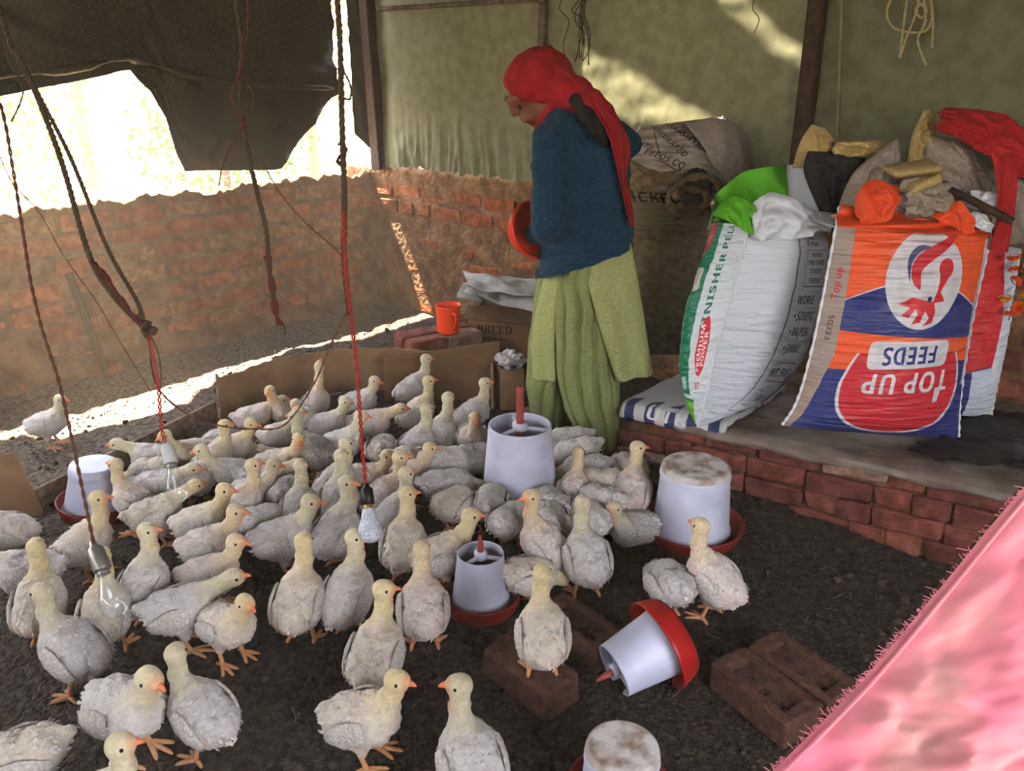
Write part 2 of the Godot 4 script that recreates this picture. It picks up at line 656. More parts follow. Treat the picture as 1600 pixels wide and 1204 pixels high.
	mat("bulb_milk", Color(0.86, 0.87, 0.90), 0.35, noise_tex(0.03, Color(0.72, 0.71, 0.72), Color(1, 1, 1), 256, 4, 71), null, 12.0)
	mat("bakelite", Color(0.06, 0.055, 0.05), 0.4)
	mat("holder_white", Color(0.72, 0.72, 0.70), 0.5)
	mat("tin", Color(0.62, 0.60, 0.56), 0.4).metallic = 0.8
	mat("petal", Color(0.90, 0.33, 0.06), 0.8)
	mat("petal_yellow", Color(0.92, 0.62, 0.12), 0.8)
	var lf := mat("leaf", Color(0.22, 0.36, 0.09), 0.7)
	lf.backlight = Color(0.35, 0.45, 0.15)
	var lf2 := mat("leaf_pale", Color(0.36, 0.50, 0.16), 0.7)
	lf2.backlight = Color(0.4, 0.5, 0.2)
	mat("bark", Color(0.3, 0.25, 0.19), 0.9, grain, lumpy, 3.0)
	mat("yard", Color(0.62, 0.57, 0.46), 0.95, blotch, lumpy, 0.6, true)

func weave_normal() -> ImageTexture:
	var im := Image.create_empty(128, 128, false, Image.FORMAT_RGBA8)
	for y in 128:
		for x in 128:
			var h := 0.5 + 0.25 * sin(x * TAU / 8.0) * (1.0 if (y / 8) % 2 == 0 else -1.0) + 0.25 * sin(y * TAU / 8.0) * (1.0 if (x / 8) % 2 == 0 else -1.0)
			im.set_pixel(x, y, Color(h, h, h))
	im.bump_map_to_normal_map(2.0)
	return ImageTexture.create_from_image(im)

func knit_normal() -> ImageTexture:
	var im := Image.create_empty(128, 128, false, Image.FORMAT_RGBA8)
	for y in 128:
		for x in 128:
			var h := 0.5 + 0.35 * sin(y * TAU / 16.0 + 0.8 * sin(x * TAU / 16.0)) + 0.12 * sin(x * TAU / 8.0)
			im.set_pixel(x, y, Color(h, h, h))
	im.bump_map_to_normal_map(4.0)
	return ImageTexture.create_from_image(im)

func crinkle_normal() -> ImageTexture:   # fine creases across a filled woven sack
	var im := Image.create_empty(256, 384, false, Image.FORMAT_RGBA8)
	var n := noise_of(0.02, 3, 88)
	for y in 384:
		for x in 256:
			var h := 0.5 + 0.5 * n.get_noise_2d(x * 0.45 + 6.0 * n.get_noise_2d(x, y), y * 3.2)
			im.set_pixel(x, y, Color(h, h, h))
	im.bump_map_to_normal_map(7.0)
	return ImageTexture.create_from_image(im)

# ---------------------------------------------------------------- print for sacks and boxes
func fill(im: Image, pts: Array, col: Color) -> void:   # any polygon, in pixels
	var y0 := 1e9
	var y1 := -1e9
	for q in pts:
		y0 = minf(y0, q.y)
		y1 = maxf(y1, q.y)
	for y in range(maxi(0, int(y0)), mini(im.get_height() - 1, int(y1)) + 1):
		var xs := []
		var yy := y + 0.5
		for i in pts.size():
			var a: Vector2 = pts[i]
			var b: Vector2 = pts[(i + 1) % pts.size()]
			if (a.y <= yy) != (b.y <= yy):
				xs.append(a.x + (yy - a.y) / (b.y - a.y) * (b.x - a.x))
		xs.sort()
		for i in range(0, xs.size() - 1, 2):
			var x0 := int(round(xs[i]))
			var w := int(round(xs[i + 1])) - x0
			if w > 0:
				im.fill_rect(Rect2i(x0, y, w, 1), col)

func oval(c: Vector2, rx: float, ry: float, turn := 0.0, n := 40) -> Array:
	var out := []
	for i in n:
		var a := TAU * i / n
		out.append(c + Vector2(cos(a) * rx, sin(a) * ry).rotated(turn))
	return out

func rounded(r: Rect2, rad: float) -> Array:
	var out := []
	for k in 4:
		var c := Vector2(r.position.x + (rad if k in [1, 2] else r.size.x - rad), r.position.y + (rad if k in [2, 3] else r.size.y - rad))
		for i in 7:
			var a := PI / 2 * k + PI / 12 * i
			out.append(c + Vector2(cos(a), sin(a)) * rad)
	return out

func stroke(im: Image, pts: Array, w: float, col: Color, closed := false) -> void:
	for i in pts.size() - (0 if closed else 1):
		var a: Vector2 = pts[i]
		var b: Vector2 = pts[(i + 1) % pts.size()]
		var n := (b - a).normalized().orthogonal() * w * 0.5
		fill(im, [a + n, b + n, b - n, a - n], col)

# lettering, its middle at c, capitals about h pixels high; turn in radians
func letters(im: Image, text: String, c: Vector2, h: float, col: Color, turn := 0.0, bold := true, stretch := 1.0, serif := false) -> void:
	var tm := TextMesh.new()
	var f := SystemFont.new()
	f.font_names = PackedStringArray(["Droid Serif" if serif else "Droid Sans"])
	f.font_weight = 700 if bold else 400
	tm.font = f
	tm.text = text
	tm.font_size = 64
	tm.pixel_size = 0.01
	tm.depth = 0.0
	var a := tm.get_mesh_arrays()
	var vs: PackedVector3Array = a[Mesh.ARRAY_VERTEX]
	var ix: PackedInt32Array = a[Mesh.ARRAY_INDEX] if a[Mesh.ARRAY_INDEX] != null else PackedInt32Array(range(vs.size()))
	var lo := Vector2(1e9, 1e9)
	var hi := -lo
	for q in vs:
		lo = lo.min(Vector2(q.x, q.y))
		hi = hi.max(Vector2(q.x, q.y))
	var s := h / 0.46
	var mid := (lo + hi) * 0.5
	for i in range(0, ix.size(), 3):
		var tri := []
		for k in 3:
			var q := vs[ix[i + k]]
			tri.append(c + Vector2((q.x - mid.x) * s * stretch, -(q.y - mid.y) * s).rotated(turn))
		fill(im, tri, col)

func canvas(w: int, h: int, col: Color) -> Image:
	var im := Image.create_empty(w, h, false, Image.FORMAT_RGBA8)
	im.fill(col)
	return im

func print_mat(called: String, im: Image, roughness := 0.5) -> StandardMaterial3D:
	var m := StandardMaterial3D.new()
	m.resource_name = called
	m.albedo_texture = ImageTexture.create_from_image(im)
	m.roughness = roughness
	m.metallic_specular = 0.4
	m.texture_repeat = false
	if roughness < 0.55:
		if not M.has("crinkle"):
			M["crinkle"] = crinkle_normal()
		m.normal_enabled = true
		m.normal_texture = M["crinkle"]
	M[called] = m
	return m

func soil_print(im: Image, sd: int, strength: float, tint: Color) -> void:   # dust worn into the print
	var n := noise_of(0.012, 4, sd)
	for y in im.get_height():
		for x in im.get_width():
			var s := clampf(n.get_noise_2d(x, y) * 0.9 + 0.25, 0.0, 1.0) * strength
			im.set_pixel(x, y, im.get_pixel(x, y).lerp(tint, s))

# ---------------------------------------------------------------- the shed
func prism(g: Geo, pts: Array, y0: float, y1: float) -> void:   # an upright slab over an outline given as (x, z), anticlockwise or not
	var pl := PackedVector2Array(pts)
	if Geometry2D.is_polygon_clockwise(pl):
		pl.reverse()
	var ix := Geometry2D.triangulate_polygon(pl)
	for lev in 2:
		var y := y1 if lev == 0 else y0
		var at := g.v.size()
		for q in pl:
			g.p(Vector3(q.x, y, q.y), q)
		for i in range(0, ix.size(), 3):
			var n: Vector3 = (g.v[at + ix[i + 2]] - g.v[at + ix[i]]).cross(g.v[at + ix[i + 1]] - g.v[at + ix[i]])
			if (n.y > 0) == (lev == 0):
				g.tri(at + ix[i], at + ix[i + 1], at + ix[i + 2])
			else:
				g.tri(at + ix[i], at + ix[i + 2], at + ix[i + 1])
	var mid := Vector2.ZERO
	for q in pl:
		mid += q / pl.size()
	for i in pl.size():
		var a := pl[i]
		var b := pl[(i + 1) % pl.size()]
		g.out_poly([Vector3(a.x, y0, a.y), Vector3(b.x, y0, b.y), Vector3(b.x, y1, b.y), Vector3(a.x, y1, a.y)], Vector3(mid.x, (y0 + y1) / 2, mid.y))

func slab(g: Geo, lo: Vector3, hi: Vector3, cham := 0.004) -> void:
	g.box(hi - lo, cham, 0.0, null, Transform3D(Basis(), (lo + hi) * 0.5))

func ground_at(x: float, z: float) -> float:
	return floor_noise.get_noise_2d(x, z) * 0.016 + floor_fine.get_noise_2d(x, z) * 0.013

var floor_noise := noise_of(1.1, 3, 5)
var floor_fine := noise_of(9.0, 3, 6)

func shell() -> void:
	# the floor: trodden litter and earth
	var g := Geo.new()
	var rows := []
	var nx := 300
	var nz := 285
	for i in nz + 1:
		var r := PackedVector3Array()
		var z := lerpf(-3.5, 2.4, float(i) / nz)
		for j in nx + 1:
			var x := lerpf(-4.3, 1.9, float(j) / nx)
			r.append(Vector3(x, ground_at(x, z), z))
		rows.append(r)
	g.grid(rows)
	# dry dusty earth by the yard wall, dark damp litter further in
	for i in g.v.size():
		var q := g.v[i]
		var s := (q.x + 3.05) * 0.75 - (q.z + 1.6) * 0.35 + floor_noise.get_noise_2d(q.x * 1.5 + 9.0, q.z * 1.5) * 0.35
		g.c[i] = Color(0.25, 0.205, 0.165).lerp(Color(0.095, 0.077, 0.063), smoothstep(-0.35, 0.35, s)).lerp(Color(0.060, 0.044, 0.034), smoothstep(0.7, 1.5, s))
	slab(g, Vector3(-4.3, -0.3, -3.5), Vector3(1.9, -0.04, 2.4))
	structure("floor", g, M["soil"])
	# roof sheets; the left eave shades the yard window but for one missing strip, and two chinks let the sun onto the back curtain
	g = Geo.new()
	prism(g, [Vector2(-4.74, -3.02), Vector2(-4.74, -1.66), Vector2(-4.68, -1.56), Vector2(-4.64, -1.44), Vector2(-4.54, -1.34), Vector2(-4.48, -1.18), Vector2(-4.50, -1.04), Vector2(-4.43, -0.94), Vector2(-4.60, -0.84), Vector2(-4.74, -0.74), Vector2(-4.74, 2.6), Vector2(2.1, 2.6), Vector2(2.1, -3.02)], ROOF_Y, ROOF_Y + 0.02)
	prism(g, [Vector2(-4.74, -3.9), Vector2(-4.74, -3.02), Vector2(-2.98, -3.02), Vector2(-2.98, -3.9)], ROOF_Y, ROOF_Y + 0.02)
	prism(g, [Vector2(-2.98, -3.9), Vector2(-2.98, -3.178), Vector2(-2.30, -3.142), Vector2(-2.30, -3.9)], ROOF_Y, ROOF_Y + 0.02)
	prism(g, [Vector2(-2.98, -3.152), Vector2(-2.98, -3.02), Vector2(-2.30, -3.02), Vector2(-2.30, -3.124)], ROOF_Y, ROOF_Y + 0.02)
	prism(g, [Vector2(-2.30, -3.9), Vector2(-2.30, -3.02), Vector2(-2.16, -3.02), Vector2(-2.16, -3.9)], ROOF_Y, ROOF_Y + 0.02)
	prism(g, [Vector2(-2.16, -3.9), Vector2(-2.16, -3.205), Vector2(-1.86, -3.178), Vector2(-1.86, -3.9)], ROOF_Y, ROOF_Y + 0.02)
	prism(g, [Vector2(-2.16, -3.19), Vector2(-2.16, -3.02), Vector2(-1.86, -3.02), Vector2(-1.86, -3.166)], ROOF_Y, ROOF_Y + 0.02)
	prism(g, [Vector2(-1.86, -3.9), Vector2(-1.86, -3.02), Vector2(2.1, -3.02), Vector2(2.1, -3.9)], ROOF_Y, ROOF_Y + 0.02)
	structure("ceiling", g, M["roof_metal"], null, false)
	for k in 3:
		g = Geo.new()
		var z: float = [-2.3, -0.4, 1.4][k]
		slab(g, Vector3(-4.25, ROOF_Y - 0.12, z - 0.04), Vector3(1.85, ROOF_Y - 0.002, z + 0.04))
		structure("trim_%d" % (k + 1), g, M["wood_dark"], null, false)
	# right and front walls, behind and beside the camera
	g = Geo.new()
	slab(g, Vector3(ROOM_X, -0.1, -3.5), Vector3(ROOM_X + 0.22, ROOF_Y, -1.2))
	slab(g, Vector3(ROOM_X, -0.1, -1.2), Vector3(ROOM_X + 0.22, 0.7, 0.7))
	slab(g, Vector3(ROOM_X, 2.1, -1.2), Vector3(ROOM_X + 0.22, ROOF_Y, 0.7))
	slab(g, Vector3(ROOM_X, -0.1, 0.7), Vector3(ROOM_X + 0.22, ROOF_Y, 2.42))
	structure("wall_right", g, M["plaster"], null, false)
	g = Geo.new()
	slab(g, Vector3(-4.3, -0.1, ROOM_Z), Vector3(ROOM_X, 1.72, ROOM_Z + 0.22))
	slab(g, Vector3(-4.3, 2.1, ROOM_Z), Vector3(ROOM_X, ROOF_Y, ROOM_Z + 0.22))
	for x in [-4.3, -2.4, -0.5, 1.5]:
		slab(g, Vector3(x, 0.85, ROOM_Z), Vector3(x + 0.2, 2.1, ROOM_Z + 0.22))
	structure("wall_front", g, M["plaster"], null, false)

# one face of a brick wall: bricks as parts in a bed of mud; place(u, y, out) gives the point
func brick_face(parent: Node3D, u0: float, u1: float, y0: float, rows: int, course: float, bh: float, bl: float, turn: Basis, place: Callable, mats: String, nm: int, buried: Callable, top: Callable) -> void:
	var kinds := []
	for k in 6:
		var g := Geo.new()
		g.box(Vector3(bl if k < 4 else bl * 0.5, bh, 0.05), 0.006, 0.005, rng)
		kinds.append(g.mesh(false))
	for r in rows:
		var u := u0 - rng.randf() * bl
		while u < u1:
			var half := rng.randf() < 0.16
			var l := bl * (0.5 if half else 1.0)
			var mid := u + l / 2
			var y := y0 + r * course + bh / 2 + rng.randf_range(-0.006, 0.006)
			if mid > u0 + 0.04 and mid < u1 - 0.04 and y + bh * 0.4 < float(top.call(mid)):
				var out: float = rng.randf_range(-0.004, 0.007) - float(buried.call(mid, y))
				part("brick", kinds[rng.randi_range(4, 5) if half else rng.randi_range(0, 3)], M[mats + str(rng.randi_range(0, nm - 1))], parent, Transform3D(turn * Basis(Vector3.FORWARD, rng.randf_range(-0.02, 0.02)), place.call(mid, y, out - 0.025)))
			u += l + rng.randf_range(0.018, 0.038)

func brickwork() -> void:
	var lump := noise_of(7.0, 4, 14)
	var big := noise_of(1.6, 3, 15)
	# left wall: mud face, ragged mud cap
	var g := Geo.new()
	slab(g, Vector3(-4.2, -0.1, -3.5), Vector3(-4.11, 0.60, 2.42), 0.01)
	var rows := []
	for i in 34:
		var r := PackedVector3Array()
		for j in 260:
			var z := lerpf(-3.5, 2.42, j / 259.0)
			var cap := 0.845 + lump.get_noise_2d(z, 3.0) * 0.035 + big.get_noise_2d(z * 2.0, 9.0) * 0.03 + lump.get_noise_2d(z * 3.5, 20.0) * 0.018
			if i < 24:
				var y := cap - 0.035 if i == 23 else lerpf(-0.05, 0.79, i / 22.0)
				y = minf(y, cap - 0.03)
				var bulge := lump.get_noise_3d(0.0, y * 1.4, z) * 0.007 + big.get_noise_3d(4.0, y, z) * 0.005
				r.append(Vector3(WALL_X - 0.010 + bulge + (0.012 if y > 0.765 else 0.0), y, z))
			else:
				var s := (i - 23) / 10.0
				r.append(Vector3(lerpf(WALL_X - 0.002, -4.21, s), cap - 0.27 * s + lump.get_noise_3d(s * 0.3, 1.0, z) * 0.02 * (1.0 - s), z))
		rows.append(r)
	rows.reverse()
	g.grid(rows, false, true)
	var wl := structure("wall_left", g, M["mud"])
	brick_face(wl, -3.27, -0.45, 0.0, 8, 0.101, 0.074, 0.225, Basis(Vector3.UP, PI / 2),
		func(u, y, out): return Vector3(WALL_X + out, y, u), "brick_", 5,
		func(u, y): return 0.001 + maxf(0.0, 0.50 - y) * 0.022 + maxf(0.0, big.get_noise_2d(u * 1.3, y * 2.0)) * 0.02,
		func(_u): return 0.79)
	# back wall
	g = Geo.new()
	slab(g, Vector3(-4.31, -0.1, -3.5), Vector3(1.9, 0.80, -3.30), 0.01)
	rows = []
	for i in 34:
		var r := PackedVector3Array()
		for j in 150:
			var x := lerpf(-4.31, 1.9, j / 149.0)
			var cap := 0.868 + lump.get_noise_2d(x + 7.0, 3.0) * 0.022 + 0.012 * clampf((x + 4.0) / 1.2, 0, 1)
			if i < 24:
				var y := cap - 0.03 if i == 23 else lerpf(-0.05, 0.83, i / 22.0)
				y = minf(y, cap - 0.02)
				var bulge := lump.get_noise_3d(x, y * 1.4, 5.0) * 0.007 + big.get_noise_3d(x, y, 8.0) * 0.006
				r.append(Vector3(x, y, WALL_Z - 0.010 + bulge + (0.016 if y > 0.775 else 0.0)))
			else:
				var s := (i - 23) / 10.0
				r.append(Vector3(x, cap + lump.get_noise_3d(x, 1.0, s * 0.3) * 0.03, lerpf(WALL_Z + 0.004, -3.52, s)))
		rows.append(r)
	rows.reverse()
	g.grid(rows)
	var wb := structure("wall_back", g, M["mud"])
	brick_face(wb, -4.07, -2.3, 0.015, 8, 0.096, 0.072, 0.22, Basis(),
		func(u, y, out): return Vector3(u, y, WALL_Z + out), "brick_", 4,
		func(u, y): return 0.002 + (0.013 if y < 0.56 else 0.0) + maxf(0.0, big.get_noise_2d(u * 1.3, y * 2.0 + 4.0)) * 0.016,
		func(_u): return 0.80)
	brick_face(wb, -0.95, 0.2, 0.3, 5, 0.096, 0.072, 0.22, Basis(),
		func(u, y, out): return Vector3(u, y, WALL_Z + out), "red_brick_", 3,
		func(_u, _y): return 0.003, func(_u): return 0.80)
	# posts that carry the curtains
	var posts := [[at_z(581, 130, WALL_Z + 0.04).x, 0.075, 0.07, "wood_dark"], [-2.71, 0.035, 0.03, "wood_grey"], [-1.398, 0.062, 0.06, "wood_dark"]]
	for k in 3:
		g = Geo.new()
		var x: float = posts[k][0]
		var w: float = posts[k][1]
		g.box(Vector3(w, ROOF_Y - 0.84, posts[k][2]), 0.006, 0.004, rng, Transform3D(Basis(Vector3.BACK, [0.035, 0.0, 0.0][k]), Vector3(x, (ROOF_Y + 0.84) / 2, WALL_Z + 0.035)))
		var o := whole("wooden_post", g, M[posts[k][3]], Vector3(x, 0.84, WALL_Z), false)
		tag(o, ["brown wooden corner post standing on the mud capped brick wall", "thin grey pole behind the woman's head between two pale curtain sheets", "dark brown square post between the pale and the olive curtain"][k], "post")

func sheet_rows(nu: int, nv: int, f: Callable) -> Array:
	var rows := []
	for i in nv + 1:
		var r := PackedVector3Array()
		for j in nu + 1:
			r.append(f.call(float(j) / nu, float(i) / nv))
		rows.append(r)
	return rows

func curtains() -> void:
	var wave := noise_of(1.8, 3, 23)
	var fine := noise_of(7.0, 3, 24)
	# left: a dark tarpaulin pulled up over the yard opening, one flap hanging to the wall
	var zs := []
	var ys := []
	for q in [[-330, 190], [-150, 168], [0, 150], [130, 125], [198, 108], [232, 146], [262, 190], [277, 240], [292, 268], [360, 267], [430, 264], [524, 148]]:
		var a := at_x(q[0], q[1], WALL_X + 0.02)
		zs.push_front(a.z)
		ys.push_front(a.y)
	var o := thing("tarpaulin", "dark olive tarpaulin hitched up over the bright opening above the left brick wall", "tarpaulin", Vector3(WALL_X, ROOF_Y, -1.6))
	var g := Geo.new()
	g.sheet(sheet_rows(110, 44, func(u, v):
		var zr := lerpf(at_x(508, -60, WALL_X).z, at_x(524, 148, WALL_X).z, clampf(v * 1.3, 0, 1)) - 0.0
		var z := lerpf(1.0, zr, u)
		var yb := lut(zs, ys, z)
		var y := lerpf(ROOF_Y - 0.01, yb, v)
		var flap := clampf((1.35 - y) / 0.3, 0.0, 1.0)
		var x := WALL_X + 0.03 + wave.get_noise_2d(z * 1.2, y * 2.2) * 0.05 + fine.get_noise_2d(z, y * 0.6) * 0.012 + flap * 0.03 * sin(z * 9.0)
		return Vector3(x, y, z) - o.position), 0.003)
	part("sheet", g, M["tarp_dark"], o)
	g = Geo.new()
	var path := []
	for q in [[-330, 165], [-60, 130], [0, 118], [100, 110], [190, 92], [230, 98], [300, 118], [400, 132], [522, 138]]:
		path.append(at_x(q[0], q[1], WALL_X + 0.07) - o.position)
	var rad := []
	for i in 41:
		rad.append(0.024 + 0.012 * sin(i * 0.9) + 0.006 * sin(i * 2.3))
	g.tube(curve_of(path, 40), rad, 10, true, 0.6)
	part("rolled_hem", g, M["tarp_dark"], o)
	# wire net over the sheet, joined: far too many wires to count
	g = Geo.new()
	for i in 46:
		for j in 15:
			var z := -0.8 - i * 0.048
			var y := 1.30 + j * 0.042 + (0.021 if i % 2 else 0.0)
			if y < lut(zs, ys, z) + 0.02 and z > -1.9:
				continue
			var c := Vector3(WALL_X + 0.095, y, z) - o.position
			for e in [[Vector3(0, 0.010, 0), Vector3(0, -0.010, 0)], [Vector3(0, 0.010, 0), Vector3(0, 0.021, 0.024)], [Vector3(0, 0.010, 0), Vector3(0, 0.021, -0.024)]]:
				g.tube(PackedVector3Array([c + e[0], c + e[1]]), 0.0011, 3, false)
	tag(part("wire_net", g, M["net"], o), "", "", "", "stuff")
	# the corner flap
	var top := at_x(541, 0, WALL_X + 0.03)
	var cz := [at_x(588, 262, WALL_X).z, at_x(566, 228, WALL_X).z, at_x(541, 190, WALL_X).z]
	g = Geo.new()
	var cf := Vector3(WALL_X + 0.03, ROOF_Y, -3.17)
	g.sheet(sheet_rows(14, 30, func(u, v):
		var z := lerpf(top.z, WALL_Z + 0.02, u)
		var yb := lut(cz, [0.88, 0.97, 1.08], z)
		return Vector3(WALL_X + 0.03 + fine.get_noise_2d(z, v * 2.0) * 0.02 + 0.03 * u, lerpf(ROOF_Y - 0.01, yb, v), z) - cf), 0.003)
	o = thing("curtain_flap", "narrow dark green flap of sheeting in the corner beside the brown post", "curtain", cf)
	part("sheet", g, M["tarp_dark"], o)
	# back: pale sheets from the posts down to the mud cap
	var spans := [[-4.02, -2.695, 2.1, "tarp_pale"], [-2.715, -1.385, 2.28, "tarp_pale"], [-1.40, 1.68, 2.28, "tarp_green"]]
	for k in 3:
		var sp: Array = spans[k]
		var base := Vector3((sp[0] + sp[1]) / 2, 0.87, WALL_Z + 0.02)
		o = thing("curtain_sheet", ["pale plastic curtain sheet between the corner post and the thin pole", "pale sunlit curtain sheet behind the woman and the printed sacks", "olive curtain sheet behind the red cloth and the orange sack"][k], "curtain", base)
		g = Geo.new()
		var y1: float = 2.28
		g.sheet(sheet_rows(90, 60, func(u, v):
			var x := lerpf(sp[0], sp[1], u)
			var low := clampf((v - 0.7) / 0.3, 0.0, 1.0)
			var fold := sin(u * 46.0 + wave.get_noise_2d(u * 9.0, v) * 6.0) * 0.016 * low * low
			var y := lerpf(y1, 0.868 + fine.get_noise_2d(x * 2.2, 4.0) * 0.03, v)
			return Vector3(x, y, WALL_Z + 0.012 + wave.get_noise_2d(x * 1.1 + k * 5.0, y * 1.3) * 0.011 + fold + 0.02 * low) - base), 0.002)
		part("sheet", g, M[sp[3]], o)
		g = Geo.new()
		if k == 0:
			var a := at_z(590, 14, WALL_Z + 0.05)
			var b := at_z(852, -2, WALL_Z + 0.05)
			g.tube(PackedVector3Array([a - base, b - base]), 0.013, 6)
			part("batten", g, M["wood_grey"], o)
		elif k == 2:
			g.tube(PackedVector3Array([at_z(1318, -60, WALL_Z + 0.05) - base, at_z(1309, 215, WALL_Z + 0.05) - base]), 0.011, 6, true, 0.5)
			part("edge_cord", g, M["tarp_pale"], o)

func leaf_mesh() -> ArrayMesh:
	var g := Geo.new()
	var a := g.p(Vector3(0, 0, 0))
	var b := g.p(Vector3(0.35, 0.08, 0.5))
	var c := g.p(Vector3(0, 0, 1.1))
	var d := g.p(Vector3(-0.35, 0.08, 0.5))
	g.tri(a, b, c)
	g.tri(a, c, d)
	return g.mesh(false)

func outdoors() -> void:
	var g := Geo.new()
	prism(g, [Vector2(-40, -40), Vector2(-40, 40), Vector2(40, 40), Vector2(40, -40)], -0.5, -0.1)
	structure("ground", g, M["yard"], null, false)
	var leaf := leaf_mesh()
	# greenery across the yard, seen through the opening
	var spots := [[-7.4, -4.2, 1.3, 0.9, "leaf"], [-8.6, -2.4, 1.5, 1.2, "leaf_pale"], [-7.8, -0.6, 1.1, 0.8, "leaf_pale"], [-9.4, -6.6, 2.4, 1.5, "leaf"], [-11.5, -4.6, 3.1, 1.9, "leaf_pale"], [-11.8, -1.2, 2.8, 1.7, "leaf"]]
	var lab := ["low dark green bush outside beyond the small gap by the rope", "round pale green bush in the yard seen through the opening", "small pale bush outside, nearest to the frame's edge of the opening", "tall dark tree outside beyond the corner gap", "tall pale tree at the back of the yard beyond the bushes", "broad dark tree behind the small pale bush outside"]
	for k in spots.size():
		var s: Array = spots[k]
		var tall: bool = s[2] > 2.0
		var o := thing("tree" if tall else "bush", lab[k], "tree" if tall else "bush", Vector3(s[0], -0.1, s[1]))
		g = Geo.new()
		g.tube(curve_of([Vector3.ZERO, Vector3(0.05, s[2] * 0.5, 0.03), Vector3(-0.04, s[2], 0.0)], 8), 0.05 * s[2] * 0.6, 7)
		part("trunk" if tall else "stem", g, M["bark"], o)
		var mm := MultiMesh.new()
		mm.transform_format = MultiMesh.TRANSFORM_3D
		mm.mesh = leaf
		mm.instance_count = 1500
		for i in 1500:
			var d := Vector3(rng.randfn(), rng.randfn(), rng.randfn()).normalized() * pow(rng.randf(), 0.4)
			var b := Basis(Vector3(rng.randfn(), rng.randfn(), rng.randfn()).normalized(), rng.randf() * TAU).scaled(Vector3.ONE * (0.10 if tall else 0.07))
			mm.set_instance_transform(i, Transform3D(b, Vector3(d.x * s[3], s[2] + d.y * s[3] * (0.9 if tall else 0.75) - (0.2 if tall else 0.4), d.z * s[3])))
		var mi := MultiMeshInstance3D.new()
		mi.name = "foliage"
		mi.multimesh = mm
		mi.material_override = M[s[4]]
		o.add_child(mi)
		mi.set_meta("kind", "stuff")

func litter() -> void:
	for kind in 2:
		var g := Geo.new()
		if kind == 0:
			g.box(Vector3(1, 0.7, 0.9), 0.22, 0.15, rng)
		else:
			g.tube(PackedVector3Array([Vector3(-1, 0, 0), Vector3(-0.2, 0.08, 0.05), Vector3(1, 0, -0.1)]), 0.045, 4)
		var mm := MultiMesh.new()
		mm.transform_format = MultiMesh.TRANSFORM_3D
		mm.mesh = g.mesh(kind == 1)
		var n: int = [7000, 420][kind]
		mm.instance_count = n
		for i in n:
			var x := rng.randf_range(-4.0, 0.4)
			var z := rng.randf_range(-3.2, -0.2)
			var s := rng.randf_range(0.003, 0.009) * (1.0 + 1.5 * float(rng.randf() < 0.10)) if kind == 0 else rng.randf_range(0.008, 0.022)
			var b := Basis(Vector3.UP, rng.randf() * TAU) * Basis(Vector3.RIGHT, rng.randf_range(-0.4, 0.4))
			mm.set_instance_transform(i, Transform3D(b.scaled(Vector3.ONE * s), Vector3(x, ground_at(x, z) + s * 0.25, z)))
		var mi := MultiMeshInstance3D.new()
		mi.name = ["litter_crumbs", "litter_straw"][kind]
		mi.multimesh = mm
		mi.material_override = M[["clod", "straw"][kind]]
		add_child(mi)
		tag(mi, ["dark crumbs of trodden litter strewn over the shed floor", "pale bits of straw and feather strewn over the dark floor"][kind], "litter", "", "stuff")

# ---------------------------------------------------------------- platform, corner, feeders, loose bricks
func plat_h(x: float) -> float:
	return lerpf(0.165, 0.30, clampf((x + 1.75) / 1.45, -0.1, 1.5))

